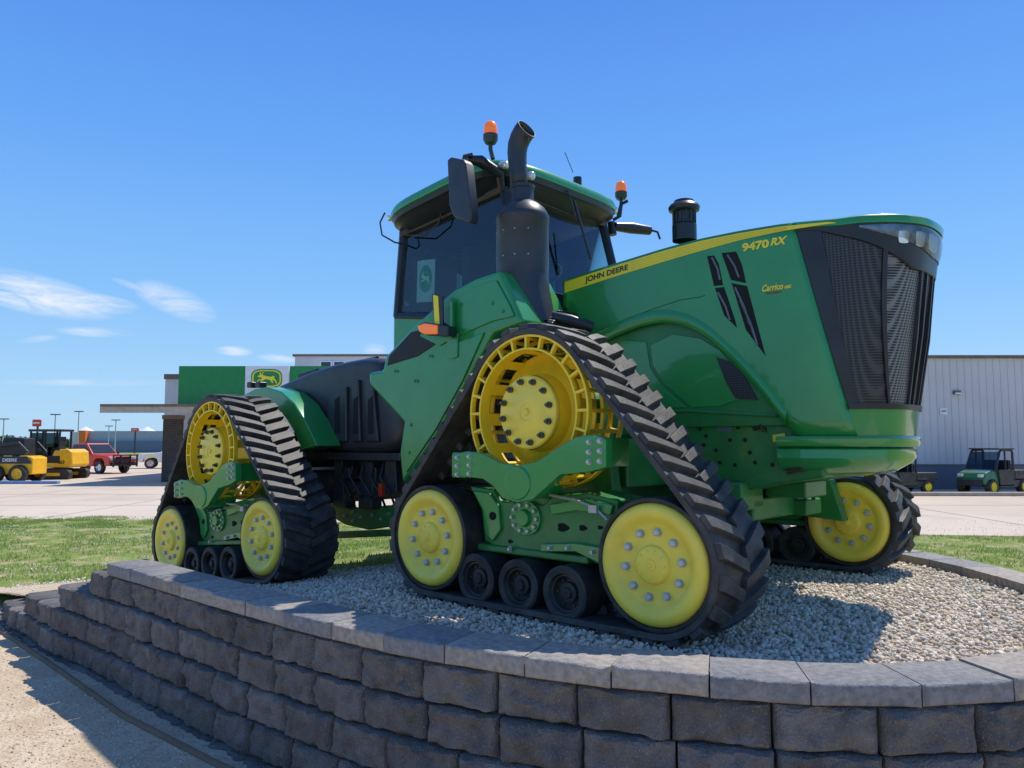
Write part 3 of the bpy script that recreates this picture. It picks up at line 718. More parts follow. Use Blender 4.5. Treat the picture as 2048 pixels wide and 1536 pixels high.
for pts in ([(655, 805), (672, 785), (692, 772), (692, 884), (655, 884)], [(702, 766), (716, 758), (720, 884), (702, 884)], [(730, 753), (744, 750), (756, 884), (730, 884)]):
    MB().prism([TL(u, v, -.875) for u, v in pts], (0, .08, 0)).build('cover_rib', TNK, rt, bevel=.02, seg=3)
    cu_ = sum(u for u, v in pts)/len(pts); v0_ = max(min(v for u, v in pts)+26, 800)
    MB().prism([TL(u, v, -.878) for u, v in [(cu_-4, v0_), (cu_+5, v0_-8), (cu_+6, 868), (cu_-4, 868)]], (0, .01, 0)).build('rib_recess', VB, rt)
for k in range(4):
    u = 600+k*40; MB().tube([TL(u, 752-k*9, -.5), TL(u+35, 742-k*8, -.5)], .03, 8).build('cover_ridge', BLK, rt)
def arc_fender(s):
    outer = [(474, 808), (486, 790), (508, 778), (535, 774), (562, 783), (588, 806), (610, 842), (634, 892)]
    inner = [(600, 900), (590, 868), (570, 836), (548, 812), (526, 800), (500, 800)]
    A = [TL(u, v, -1.16) for u, v in outer+inner]
    if s < 0: A = [Vector((p.x, 1.0, p.z)) for p in A]
    return MB().prism(A, (0, .3*s, 0)).build('rear_fender', G, T, bevel=.015)
arc_fender(1); arc_fender(-1)
for u in (505, 522): MB().box(TL(u, 770, -.9), (.1, .1, .07)).build('rear_work_light', BLK, T, bevel=.015)
m = MB()
m.prism([(-5.4, -.5, .6), (-2.1, -.5, .72), (-2.1, -.5, 1.2), (-2.6, -.5, 1.35), (-5.4, -.5, 1.15)], (0, 1.0, 0))
m.tube([(RA-.1, -1.45, RZ_+HZ), (RA-.1, 1.2, RZ_+HZ)], .19, 24); m.box((RA, 0, .62), (.5, 2.3, .34))
m.build('rear_chassis', IRN, T, bevel=.03)
m = MB(); m.box((-1.85, 0, .95), (.7, .7, .9)); m.tube([(-2.05, 0, .45), (-2.05, 0, 1.5)], .2, 24); m.box((-2.3, -.35, .6), (.5, .3, .3)); m.tube([(-2.6, -.45, .8), (-1.5, -.5, .85)], .07, 14); m.tube([(-2.6, .45, .8), (-1.5, .5, .85)], .07, 14)
m.box((-2.3, 0, .42), (1.6, .5, .06)); m.box((-1.3, -.2, 1.3), (.9, 1.4, .7))
m.build('articulation_joint', IRN, T, bevel=.02)
for k in range(6): MB().tube([(-2.7, -.3+.05*k, 1.1), (-2.3, -.55-.02*k, 1.0-.05*k), (-1.9, -.6, .9+.04*k), (-1.5, -.3, 1.1)], .022, 8).build('joint_hose', BLK, T)
MB().prism([TL(u, v, -.80) for u, v in [(640, 904), (800, 906), (800, 922), (640, 920)]], (0, .2, 0)).build('tank_rail', TNK, T, bevel=.012)
for u0, u1, v0, v1, b in ((668, 684, 920, 1010, -.74), (722, 742, 922, 1000, -.72), (770, 790, 920, 985, -.74)):
    MB().prism([TL(u, v, b) for u, v in [(u0, v0), (u1, v0), (u1+4, v1), (u0-4, v1)]], (0, .08, 0)).build('tank_post', TNK, T, bevel=.01)
for u, v, sx_, sz_ in ((700, 945, .16, .12), (755, 950, .12, .16), (690, 1000, .2, .14), (740, 1005, .22, .12), (715, 975, .1, .1)):
    MB().box(TL(u, v, -.66), (sx_, .14, sz_)).build('valve_block', IRN if u % 2 else TNK, T, bevel=.015)
for k in range(5):
    u = 690+20*k; MB().tube([TL(u, 920, -.70), TL(u-10, 955, -.78), TL(u+12, 990, -.76), TL(u+20, 1012, -.62)], .013, 8).build('tank_hose', BLK, T)
# green lower frame seen between the tracks
MB().prism([TL(u, v, -.62) for u, v in [(655, 1000), (700, 1016), (790, 1010), (800, 1050), (735, 1060), (690, 1050), (655, 1030)]], (0, .12, 0)).build('joint_bracket', G2, T, bevel=.015)
MB().prism([TL(u, v, -.60) for u, v in [(650, 1064), (800, 1058), (800, 1072), (650, 1078)]], (0, .08, 0)).build('lower_rail', G2, T, bevel=.01)
for u, v in ((690, 1032), (706, 1024), (706, 1042), (722, 1034), (745, 1030), (762, 1038), (778, 1028)): bolt(FBM, TL(u, v, -.622), T)
MB().box(TL(763, 980, -.84), (.06, .03, .12)).build('warning_tag', REDP, T)
MB().box(TL(1186, 858, -1.6), (.1, .02, .07)).build('lug_decal', YL, T)

# ================================================================== RETAINING WALL
wp = [(-6.3, 9.35), (-5.7, 8.75), (-5.1, 8.12), (-4.37, 7.4), (-3.9, 6.98), (-3.4, 6.55), (-2.75, 5.95), (-2.07, 5.33), (-1.5, 4.82), (-1.055, 4.45), (-.627, 4.12), (-.186, 3.86), (.29, 3.63), (.74, 3.46), (1.22, 3.35), (1.67, 3.31), (2.27, 3.40), (2.85, 3.62), (3.35, 4.0), (3.72, 4.5), (3.93, 5.1), (4.0, 5.8), (3.98, 6.6), (3.75, 7.5), (3.3, 8.3), (2.7, 9.0), (2.0, 9.5)]
W = [Vector((x, y, 0)) for x, y in wp]
fine = []
for i in range(len(W)-1):
    p0, p1, p2, p3 = W[max(i-1, 0)], W[i], W[i+1], W[min(i+2, len(W)-1)]
    for k in range(12):
        t = k/12; fine.append(.5*((2*p1)+(p2-p0)*t+(2*p0-5*p1+4*p2-p3)*t*t+(3*p1-p0-3*p2+p3)*t**3))
fine.append(W[-1])
wc = [0]
for i in range(len(fine)-1): wc.append(wc[-1]+(fine[i+1]-fine[i]).length)
def wat(s):
    i = min(max(bisect.bisect_right(wc, s)-1, 0), len(fine)-2); f = (s-wc[i])/(wc[i+1]-wc[i])
    p = fine[i].lerp(fine[i+1], f); d = (fine[min(i+2, len(fine)-1)]-fine[max(i-1, 0)]).normalized()
    return p, d, Vector((d.y, -d.x, 0))
WL = wc[-1]
def s_near(x, y):
    return wc[min(range(len(fine)), key=lambda i: (fine[i].x-x)**2+(fine[i].y-y)**2)]
sCap = s_near(-3.4, 6.55)
BM = pm('split_face_block', (.115, .104, .097), .92, var=.35, scale=9, bump=1.0, bscale=75, island=.22, col2=(.185, .168, .156), speck=.45)
CM = pm('cap_stone', (.31, .272, .235), .9, var=.2, scale=30, bump=.45, bscale=120, island=.16, speck=.35)
CM2 = pm('cap_stone_grey', (.205, .198, .195), .9, var=.2, scale=30, bump=.45, bscale=120, island=.2, speck=.35)
def block(m, s0, s1, z0, z1, out, depth, rough, bulge, seed, nu=20, nv=10, edge=1.0):
    a, _, na = wat(s0+.004); b, _, nb = wat(s1-.004)
    A = a+na*out; B = b+nb*out; Ai = a+na*(out-depth); Bi = b+nb*(out-depth); n = (na+nb).normalized()
    vs = []
    sk = .6*noise.noise(Vector((seed*1.7, 0, 0)))
    for j in range(nv+1):
        for i in range(nu+1):
            u = i/nu; v = j/nv
            u = .5*u+.5*(1-math.cos(pi*u))/2; v = .5*v+.5*(1-math.cos(pi*v))/2
            p = A.lerp(B, u)
            eu = min(1, min(u, 1-u)/.07); evv = min(1, min(v, 1-v)/.11)
            eb = (1-(1-eu)**2)*(1-(1-evv)**2)
            q = Vector((p.x*7+seed*.77, p.y*7, (z0+(z1-z0)*v)*8))
            nn = noise.noise(q)*.8+noise.noise(q*2.7)*.6+noise.noise(q*6.5)*.35+abs(noise.noise(q*1.5+Vector((5, 5, 5))))*.8
            off_ = bulge*eb*(1+sk*(v-.5))+rough*nn*(.35+.65*eb)
            edge_z = rough*.5*edge*noise.noise(Vector((p.x*13+seed, p.y*13, z0*3)))
            zz = z0+(z1-z0)*v+(edge_z if j in (0, nv) else rough*.4*noise.noise(q*1.7))
            if j == nv: zz = z1-.4*abs(edge_z)
            p = p+n*off_; vs.append((p.x, p.y, zz))
    k = len(vs); vs += [(Ai.x, Ai.y, z0), (Bi.x, Bi.y, z0), (Bi.x, Bi.y, z1), (Ai.x, Ai.y, z1)]
    w = nu+1; fs = [(j*w+i, j*w+i+1, (j+1)*w+i+1, (j+1)*w+i) for j in range(nv) for i in range(nu)]
    fs.append(tuple([nv*w+i for i in range(w)]+[k+2, k+3])); fs.append(tuple([i for i in range(w)][::-1]+[k, k+1]))
    fs.append(tuple([j*w for j in range(nv, -1, -1)]+[k, k+3])); fs.append(tuple([j*w+nu for j in range(nv+1)]+[k+2, k+1]))
    fs.append((k, k+1, k+2, k+3)); m.add(vs, fs)
RW = thing('retaining_wall', 'curved dark split-face block retaining wall with pale flat cap stones around the gravel bed', 'retaining wall', (0, 0, 0))
starts = [sCap-.36, sCap-1.05, sCap-2.0, sCap-2.9, sCap-3.6]
for c_ in range(5):
    m = MB(); z1 = -.02-.2*c_; s = max(0, starts[c_]); kk = 0
    while s < WL-.3:
        w = .43
        if kk == 1 and c_ % 2: w = .26
        w *= random.uniform(.96, 1.04)
        z1j = z1-random.uniform(.002, .005)
        block(m, s+.002, min(s+w, WL)-.002, z1-.198, z1j, -.038+.022*c_+random.uniform(-.012, .012), .26, .034, .030, c_*31+kk); s += w; kk += 1
    o = m.build('block_course', BM, RW, ang=40)
s = sCap; kk = 0
while s < WL-.2:
    w = random.uniform(.40, .47); e = min(s+w, WL); m = MB()
    block(m, s, e, -.018+random.uniform(0, .003), .078+random.uniform(-.004, .006), -.01+random.uniform(-.006, .006), .31, .008, .010, kk, 14, 7, .6)
    m.build('cap_stone', CM if random.random() < .6 else CM2, RW, ang=50); s = e; kk += 1

# ================================================================== GROUND
def inv(x, y): d = Vector((x, y, 0))-O; return d.dot(hx), d.dot(hy)
def bedz(x, y):
    a, b = inv(x, y)
    return interp([(-6.5, -.50), (-4.9, -.38), (-3.1, -.165), (-1.6, -.01), (-1.3, 0), (5, 0)], a)
inner = [wat(WL*i/80) for i in range(81)]; inner = [p-n*.14 for p, d, n in inner]
def inside(poly, x, y):
    r = False; j = len(poly)-1
    for i in range(len(poly)):
        xi, yi = poly[i][0], poly[i][1]; xj, yj = poly[j][0], poly[j][1]
        if (yi > y) != (yj > y) and x < (xj-xi)*(y-yi)/(yj-yi)+xi: r = not r
        j = i
    return r
def pdist(poly, x, y):
    best = 1e9
    for i in range(len(poly)):
        ax_, ay_ = poly[i][0], poly[i][1]; bx_, by_ = poly[(i+1) % len(poly)][0], poly[(i+1) % len(poly)][1]
        dx, dy = bx_-ax_, by_-ay_; t = max(0, min(1, ((x-ax_)*dx+(y-ay_)*dy)/(dx*dx+dy*dy)))
        best = min(best, math.hypot(x-ax_-t*dx, y-ay_-t*dy))
    return best
core = [(-3.3, 6.7), (-1, 4.3), (1.5, 3.4), (3.2, 4), (3.9, 6), (3.3, 8), (2, 9.3), (-.5, 11.0), (-2.3, 11.6), (-4.2, 8.6)]
region = [(p.x, p.y) for p in inner]+[(4.5, 11.5), (4.5, 17.5), (-13, 17.5), (-13, 15.5)]
gravpoly = [(p.x, p.y) for p in inner if p.y < 8.6 and (p.x > -3.5)]
gravpoly += [(2.2, 9.4), (1.0, 9.7), (-.4, 8.9), (-1.6, 7.9), (-2.6, 8.0), (-3.6, 8.0), (-3.9, 7.2)]
def mz(x, y):
    d = 0 if inside(core, x, y) else pdist(core, x, y)
    t = min(1, d/3.6); t = t*t*(3-2*t); return bedz(x, y)*(1-t)+(GZ+.012)*t
st = .14; nx_ = int(18/st); ny_ = int(14.5/st)
vid = {}; vs = []; fs = []; mi = []
endl = [(-3.3, 6.7), (-4.4, 7.5), (-6.2, 9.3)]
for j in range(ny_):
    for i in range(nx_):
        x = -13.2+i*st; y = 3.2+j*st; cx, cy = x+st/2, y+st/2
        if not inside(region, cx, cy): continue
        f = []
        for a, b in ((i, j), (i+1, j), (i+1, j+1), (i, j+1)):
            if (a, b) not in vid:
                X, Y = -13.2+a*st, 3.2+b*st
                vid[(a, b)] = len(vs); vs.append((X, Y, mz(X, Y)+.012*noise.noise(Vector((X*3, Y*3, 0)))))
            f.append(vid[(a, b)])
        fs.append(tuple(f))
        if inside(gravpoly, cx, cy): mi.append(0)
        elif cx < -3.2 and pdist(endl, cx, cy)+.5*noise.noise(Vector((cx*1.3, cy*1.3, 2))) < 1.1: mi.append(2)
        else: mi.append(1)
def ground_mat(name, c1, c2, c3, sc, sc2, bump, bs):
    m = bpy.data.materials.new(name); m.use_nodes = True; t = m.node_tree; L = t.links; p = t.nodes['Principled BSDF']
    tc = nd(t, 'ShaderNodeTexCoord')
    def nz(s, d=8):
        n = nd(t, 'ShaderNodeTexNoise'); n.inputs['Scale'].default_value = s; n.inputs['Detail'].default_value = d; L.new(tc.outputs['Object'], n.inputs['Vector']); return n.outputs[0]
    def mr(x, a, b):
        r = nd(t, 'ShaderNodeMapRange'); r.inputs[1].default_value = a; r.inputs[2].default_value = b; L.new(x, r.inputs[0]); return r.outputs[0]
    m1 = nd(t, 'ShaderNodeMix', data_type='RGBA'); m1.inputs[6].default_value = (*c1, 1); m1.inputs[7].default_value = (*c2, 1); L.new(mr(nz(sc), .4, .6), m1.inputs[0])
    m2 = nd(t, 'ShaderNodeMix', data_type='RGBA'); m2.inputs[7].default_value = (*c3, 1); L.new(m1.outputs[2], m2.inputs[6]); L.new(mr(nz(sc2), .5, .66), m2.inputs[0])
    L.new(m2.outputs[2], p.inputs['Base Color']); p.inputs['Roughness'].default_value = .95; p.inputs['Specular IOR Level'].default_value = .2
    b = nd(t, 'ShaderNodeBump'); b.inputs['Strength'].default_value = bump; b.inputs['Distance'].default_value = .03; L.new(nz(bs), b.inputs['Height']); L.new(b.outputs[0], p.inputs['Normal'])
    return m
GRM = ground_mat('gravel_base', (.42, .35, .27), (.58, .49, .38), (.24, .20, .16), 40, 25, 1, 60)
GSM = ground_mat('turf', (.17, .22, .045), (.22, .27, .07), (.42, .34, .19), 1.2, 2.6, .8, 30)
DRM = ground_mat('dirt', (.54, .42, .28), (.64, .52, .37), (.45, .34, .23), 3, 30, .7, 50)
PVM = ground_mat('concrete', (.54, .445, .345), (.59, .495, .395), (.49, .405, .315), .15, .6, .1, 30)
me = bpy.data.meshes.new('mound'); me.from_pydata(vs, [], fs)
for mm in (GRM, GSM, DRM): me.materials.append(mm)
me.polygons.foreach_set('material_index', mi); me.polygons.foreach_set('use_smooth', [True]*len(fs))
mo = bpy.data.objects.new('mound', me); C.objects.link(mo); struct(mo)
struct(MB().add([(-1500, -60, GZ), (1500, -60, GZ), (1500, 2500, GZ), (-1500, 2500, GZ)], [(0, 1, 2, 3)]).build('ground', GSM))
dp = []
for k in range(60):
    f = k/59; x = -14+f*26; y = interp([(-14, 12), (-9, 11.0), (-6.5, 9.4), (-4, 8), (0, 5), (2.5, 4.2), (4, 4.2), (5, 3.2), (12, 2)], x)+.35*noise.noise(Vector((x*1.7, 0, 0))); dp.append((x, y, GZ+.004))
dp += [(12, -12, GZ+.004), (-14, -12, GZ+.004)]
struct(MB().add(dp, [tuple(range(len(dp)))]).build('dirt', DRM))
pv = [(-90, 22, GZ+.006), (-20, 20.3, GZ+.006), (-10, 19.6, GZ+.006), (2, 18.2, GZ+.006), (9, 16.3, GZ+.006), (25, 14.5, GZ+.006), (90, 14, GZ+.006), (90, 80, GZ+.006), (-90, 95, GZ+.006)]
struct(MB().add(pv, [tuple(range(len(pv)))]).build('pavement', PVM))
m = MB()
JM = pm('joint_dark', (.32, .26, .20), .9)
for y in (24, 29, 34): m.box((0, y, GZ+.008), (160, .05, .004))
for x in range(-60, 61, 6): m.box((x, 45, GZ+.0085), (.05, 58, .003))
struct(m.build('pavement_joint', JM))
tag(MB().box((-26, 36.3, GZ+.07), (9.5, .3, .14)).build('kerb', pm('kerb_blue', (.12, .25, .45), .7), bevel=.02), 'low kerb painted blue in front of the yellow machines', 'kerb')
tag(MB().box((29, 28.2, GZ+.07), (34, .3, .14)).build('kerb', pm('kerb_tan', (.42, .33, .25), .8), bevel=.02), 'pale concrete kerb before the utility vehicles and metal building', 'kerb')
ep = [WZ(-60, 1235), WZ(0, 1263), WZ(120, 1345), WZ(245, 1435), WZ(340, 1484), WZ(440, 1536), WZ(600, 1600), WZ(900, 1690), WZ(1300, 1720)]
m = MB(); m.tube([p+Vector((0, 0, .012)) for p in ep], .022, 8)
tag(m.build('bed_edging', pm('edging_brown', (.2, .13, .08), .9)), 'thin weathered brown edging strip lying on the dirt before the wall', 'edging')

# ---- stones
rng = np.random.default_rng(3)
t_ = (1+5**.5)/2
IV = np.array([(-1, t_, 0), (1, t_, 0), (-1, -t_, 0), (1, -t_, 0), (0, -1, t_), (0, 1, t_), (0, -1, -t_), (0, 1, -t_), (t_, 0, -1), (t_, 0, 1), (-t_, 0, -1), (-t_, 0, 1)])/1.9
IF = np.array([(0, 11, 5), (0, 5, 1), (0, 1, 7), (0, 7, 10), (0, 10, 11), (1, 5, 9), (5, 11, 4), (11, 10, 2), (10, 7, 6), (7, 1, 8), (3, 9, 4), (3, 4, 2), (3, 2, 6), (3, 6, 8), (3, 8, 9), (4, 9, 5), (2, 4, 11), (6, 2, 10), (8, 6, 7), (9, 8, 1)])
def stones(name, pts, smin, smax, mat):
    n = len(pts); V = np.repeat(IV[None], n, 0)*(1+.28*rng.standard_normal((n, 12, 1)).clip(-1, 1))
    sz = rng.uniform(smin, smax, (n, 1, 1))*rng.uniform(.55, 1.15, (n, 1, 3)); V = V*sz
    a = rng.uniform(0, 6.28, n); b = rng.uniform(-.6, .6, n)
    ca, sa, cb, sb = np.cos(a), np.sin(a), np.cos(b), np.sin(b)
    x, y, z = V[..., 0].copy(), V[..., 1].copy(), V[..., 2].copy()
    x, z = x*cb[:, None]+z*sb[:, None], -x*sb[:, None]+z*cb[:, None]
    x, y = x*ca[:, None]-y*sa[:, None], x*sa[:, None]+y*ca[:, None]
    V = np.stack([x, y, z], -1)+np.array(pts)[:, None, :]
    F = (IF[None]+12*np.arange(n)[:, None, None]).reshape(-1, 3)
    me = bpy.data.meshes.new(name); me.vertices.add(n*12); me.vertices.foreach_set('co', V.reshape(-1))
    me.loops.add(len(F)*3); me.loops.foreach_set('vertex_index', F.reshape(-1)); me.polygons.add(len(F))
    me.polygons.foreach_set('loop_start', np.arange(0, len(F)*3, 3)); me.update(calc_edges=True); me.validate()
    me.materials.append(mat); o = bpy.data.objects.new(name, me); C.objects.link(o); return o
def stone_mat(name, cols):
    m = bpy.data.materials.new(name); m.use_nodes = True; t = m.node_tree; L = t.links; p = t.nodes['Principled BSDF']; p.inputs['Roughness'].default_value = .85
    g = nd(t, 'ShaderNodeNewGeometry'); cr = nd(t, 'ShaderNodeValToRGB'); cr.color_ramp.interpolation = 'LINEAR'
    while len(cr.color_ramp.elements) < len(cols): cr.color_ramp.elements.new(.5)
    for i, c in enumerate(cols): cr.color_ramp.elements[i].position = i/(len(cols)-1); cr.color_ramp.elements[i].color = (*c, 1)
    L.new(g.outputs['Random Per Island'], cr.inputs[0]); L.new(cr.outputs[0], p.inputs['Base Color']); return m
SM = stone_mat('limestone_chips', [(.36, .30, .22), (.80, .70, .54), (.58, .47, .34), (.82, .76, .64), (.46, .33, .20), (.70, .60, .46), (.50, .45, .38), (.76, .59, .40)])
pts = []
while len(pts) < 38000:
    x = random.uniform(-4.1, 4.0); y = random.uniform(3.4, 9.6)
    if random.random() > min(1, (5.6/max(y, 3))**1.6): continue
    if inside(gravpoly, x, y): pts.append((x, y, mz(x, y)+random.uniform(-.004, .012)))
stuff(stones('gravel', pts, .008, .020, SM), 'pale limestone gravel filling the raised bed under the tractor', 'gravel')
pts = []
DSM = stone_mat('path_chips', [(.50, .37, .24), (.70, .57, .42), (.42, .30, .20), (.76, .66, .53), (.56, .43, .29)])
while len(pts) < 10000:
    x = random.uniform(-6, 0); y = random.uniform(2.2, 9)
    if y > interp([(-6.5, 9.3), (-3.4, 6.4), (-1, 4.2), (0, 3.7)], x)-.15: continue
    if random.random() > (3.6/max(y, 2.5))**2*1.2: continue
    pts.append((x, y, GZ+random.uniform(0, .008)))
stuff(stones('loose_gravel', pts, .004, .010, DSM), 'small tan chips scattered over the dirt before the wall', 'gravel')

# ---- grass
def grass(n, xr, yr, test, zf, hmin, hmax, vs, fs):
    k = 0
    while k < n:
        x = random.uniform(*xr); y = random.uniform(*yr)
        if not test(x, y): continue
        cl = noise.noise(Vector((x*.9, y*.9, 5)))+.5*noise.noise(Vector((x*3, y*3, 1)))
        if cl < -.1 and random.random() < .88: k += 1; continue
        z = zf(x, y); h = random.uniform(hmin, hmax)*(1+.5*cl); a = random.uniform(0, 2*pi); w = random.uniform(.006, .012)
        dx, dy = math.cos(a), math.sin(a); lx, ly = random.gauss(0, .5)*h, random.gauss(0, .5)*h; i = len(vs)
        vs += [(x-dx*w, y-dy*w, z-.01), (x+dx*w, y+dy*w, z-.01), (x+lx, y+ly, z+h)]; fs.append((i, i+1, i+2)); k += 1
GBM = stone_mat('grass_blade', [(.19, .31, .05), (.27, .40, .08), (.22, .34, .06), (.38, .42, .14), (.20, .32, .05)])
gp = GBM.node_tree.nodes['Principled BSDF']; gp.inputs['Roughness'].default_value = .6
gt = GBM.node_tree; trl = nd(gt, 'ShaderNodeBsdfTranslucent'); mxs = nd(gt, 'ShaderNodeMixShader'); mxs.inputs[0].default_value = .4
gt.links.new(gp.inputs['Base Color'].links[0].from_socket, trl.inputs[0]); gt.links.new(gp.outputs[0], mxs.inputs[1]); gt.links.new(trl.outputs[0], mxs.inputs[2]); gt.links.new(mxs.outputs[0], gt.nodes['Material Output'].inputs[0])
vs = []; fs = []
grass(42000, (-12.5, 3.5), (7, 17.3), lambda x, y: inside(region, x, y) and not inside(gravpoly, x, y) and abs(x) < .72*y and not (x < -3.2 and pdist(endl, x, y) < .9), mz, .02, .055, vs, fs)
grass(26000, (-14, 4), (9, 20.4), lambda x, y: not inside(region, x, y) and x < -5 and abs(x) < .72*y and y > 11.2, lambda x, y: GZ, .02, .055, vs, fs)
grass(24000, (3.8, 14), (6.5, 18), lambda x, y: abs(x) < .72*y and x > 3.9 and y > 6.2 and y < interp([(2, 18), (9, 16.2), (25, 14.4)], x), lambda x, y: GZ, .02, .06, vs, fs)
grass(9000, (-8, 4), (17.3, 19.2), lambda x, y: y < interp([(-10, 19.5), (2, 18.1)], x), lambda x, y: GZ, .02, .055, vs, fs)
me = bpy.data.meshes.new('grass'); me.from_pydata(vs, [], fs); me.materials.append(GBM)
go = bpy.data.objects.new('grass', me); C.objects.link(go); stuff(go, 'short green grass growing around the raised bed', 'grass')
pts = []
while len(pts) < 1800:
    y = random.uniform(8.5, 19); x = random.uniform(-.7*y, .7*y)
    if -3 < x < 4.1: continue
    if noise.noise(Vector((x*.5, y*.5, 9))) < .0: continue
    z = mz(x, y) if inside(region, x, y) else GZ
    pts.append((x, y, z+.045))
stuff(stones('clover_flower', pts, .007, .013, pm('clover_white', (.8, .8, .75), .8)), 'tiny white clover heads dotted through the grass', 'flowers')

# ================================================================== BUILDINGS
def siding(name, c, sc, depth=.3):
    m = pm(name, c, .5, var=.05, scale=.6); t = m.node_tree; L = t.links; p = t.nodes['Principled BSDF']
    tc = nd(t, 'ShaderNodeTexCoord'); w = nd(t, 'ShaderNodeTexWave', wave_type='BANDS', bands_direction='X', wave_profile='SAW'); w.inputs['Scale'].default_value = sc
    L.new(tc.outputs['Object'], w.inputs['Vector']); b = nd(t, 'ShaderNodeBump'); b.inputs['Strength'].default_value = depth; b.inputs['Distance'].default_value = .08
    L.new(w.outputs[0], b.inputs['Height']); L.new(b.outputs[0], p.inputs['Normal']); return m
SID = siding('metal_siding', (.64, .60, .58), .55, .8); SIDD = siding('dark_siding', (.13, .15, .19), .55, .8)
BRN = pm('brown_trim', (.16, .125, .105), .6)
BY = 32.0
xl = WD(1500, 800, BY).x; xr = 46; zt_ = WD(2000, 716, BY).z
B = thing('metal_building', 'long light grey metal building with dark wainscot behind the tractor nose', 'building', (0, 0, 0))
m = MB().box(((xl+xr)/2, BY+7, (1.0+GZ+zt_)/2), (xr-xl, 14, zt_-(GZ+1.0))); bw = m.build('wall', SID, B)
m = MB().box(((xl+xr)/2, BY+7, GZ+.5), (xr-xl+.03, 14.03, 1.0)); m.build('wainscot', SIDD, B)
m = MB()
x = xl
while x < xr: m.box((x, BY-.012, (GZ+1+zt_)/2), (.04, .03, zt_-GZ-1.05)); x += .3
m.build('siding_rib', SID, bw)
m = MB().box(((xl+xr)/2, BY+7, zt_+.05), (xr-xl+.3, 14.3, .13)); m.build('roof_trim', BRN, B, bevel=.02)
m = MB().box(((xl+xr)/2, BY-.02, GZ+1.02), (xr-xl, .06, .05)); m.build('wainscot_trim', BRN, B)
p = WD(1914, 785, BY-.08); lt = MB().box(p, (.28, .16, .16)).build('wall_light', BRN, B, bevel=.02); MB().box(p-Vector((0, .09, .04)), (.24, .01, .06)).build('lens', WHT, lt)
p = WD(1887, 823, BY-.03); vt = MB().box(p, (.3, .06, .28)).build('wall_vent', WHT, B, bevel=.01); MB().box(p-Vector((0, .035, -.02)), (.2, .01, .05)).build('vent_slot', BRN, vt)
Y2 = 56
B2 = thing('metal_building', 'tall pale grey metal building rising behind the green sign fascia', 'building', (0, 0, 0))
a = WD(590, 712, Y2); b = WD(1150, 712, Y2)
MB().box(((a.x+b.x)/2, Y2+6, (a.z+GZ)/2), (b.x-a.x, 12, a.z-GZ)).build('wall', SID, B2)
MB().box(((a.x+b.x)/2, Y2+6, a.z+.05), (b.x-a.x+.3, 12.3, .15)).build('roof_trim', BRN, B2)
for u0, u1 in ((640, 664), (666, 690)):
    c1 = WD(u0, 722, Y2-.05); c2 = WD(u1, 736, Y2-.05)
    w_ = MB().box(((c1.x+c2.x)/2, Y2-.02, (c1.z+c2.z)/2), (c2.x-c1.x, .1, c1.z-c2.z)).build('window', WHT, B2); MB().box(((c1.x+c2.x)/2, Y2-.08, (c1.z+c2.z)/2), (c2.x-c1.x-.2, .03, c1.z-c2.z-.16)).build('pane', DGL, w_)
D = thing('dealership_building', 'showroom building with dark green fascia, deer sign and flat canopy on a dark pier', 'building', (0, 0, 0))
YD_ = 42
def wbox(m, u0, v0, u1, v1, Y, dep):
    a = WD(u0, v0, Y); b = WD(u1, v1, Y); return m.box(((a.x+b.x)/2, Y+dep/2, (a.z+b.z)/2), (b.x-a.x, dep, a.z-b.z))
DG = pm('fascia_green', (.014, .24, .06), .45, var=.06)
wbox(MB(), 331, 752, 900, 962, YD_+1.5, 14).build('wall', SID, D)
wbox(MB(), 328, 748, 420, 758, YD_+1.4, 14).build('roof_trim', BRN, D)
for u0, u1 in ((358, 403), (404, 448), (449, 491), (576, 619), (620, 663), (664, 720)): wbox(MB(), u0, 732, u1-.6, 809, YD_, .5).build('fascia_panel', DG, D, bevel=.01)
sg = wbox(MB(), 491, 732, 576, 812, YD_-.2, .6).build('sign_panel', WHT, D)
def disp(cx, cy, w, h, Y, n=20, pw=.6): return [WD(cx+w*math.copysign(abs(math.cos(a))**pw, math.cos(a)), cy+h*math.copysign(abs(math.sin(a))**pw, math.sin(a)), Y) for a in [2*pi*i/n+.01 for i in range(n)]]
MB().prism(disp(533, 757, 31, 19, YD_-.23), (0, .02, 0)).build('sign_shield', DG, sg)
MB().prism(disp(533, 757, 29, 17, YD_-.25), (0, .01, 0)).build('sign_border', DEC, sg)
MB().prism(disp(533, 757, 26, 14.5, YD_-.27), (0, .01, 0)).build('sign_field', DG, sg)
q = [WD(513, 770, YD_-.29), WD(555, 770, YD_-.29), WD(513, 743, YD_-.29), WD(555, 743, YD_-.29)]
deer('sign_deer', DEC, q, (0, .01, 0), sg)
text('sign_lettering', 'JOHN DEERE', DG, [WD(503, 790, YD_-.22), WD(563, 790, YD_-.22), WD(503, 781, YD_-.22), WD(563, 781, YD_-.22)], sg)
cq = [WD(200, 812, 36), WD(440, 812, 36), WD(500, 809, 43), WD(350, 809, 43)]
MB().add(cq+[p-Vector((0, 0, .32)) for p in cq], [(0, 1, 2, 3), (7, 6, 5, 4), (0, 4, 5, 1), (1, 5, 6, 2), (2, 6, 7, 3), (3, 7, 4, 0)]).build('canopy', pm('canopy_tan', (.46, .40, .33), .6), D)
m = MB(); wbox(m, 200, 808, 440, 813, 35.9, .25); m.build('canopy_trim', BRN, D)
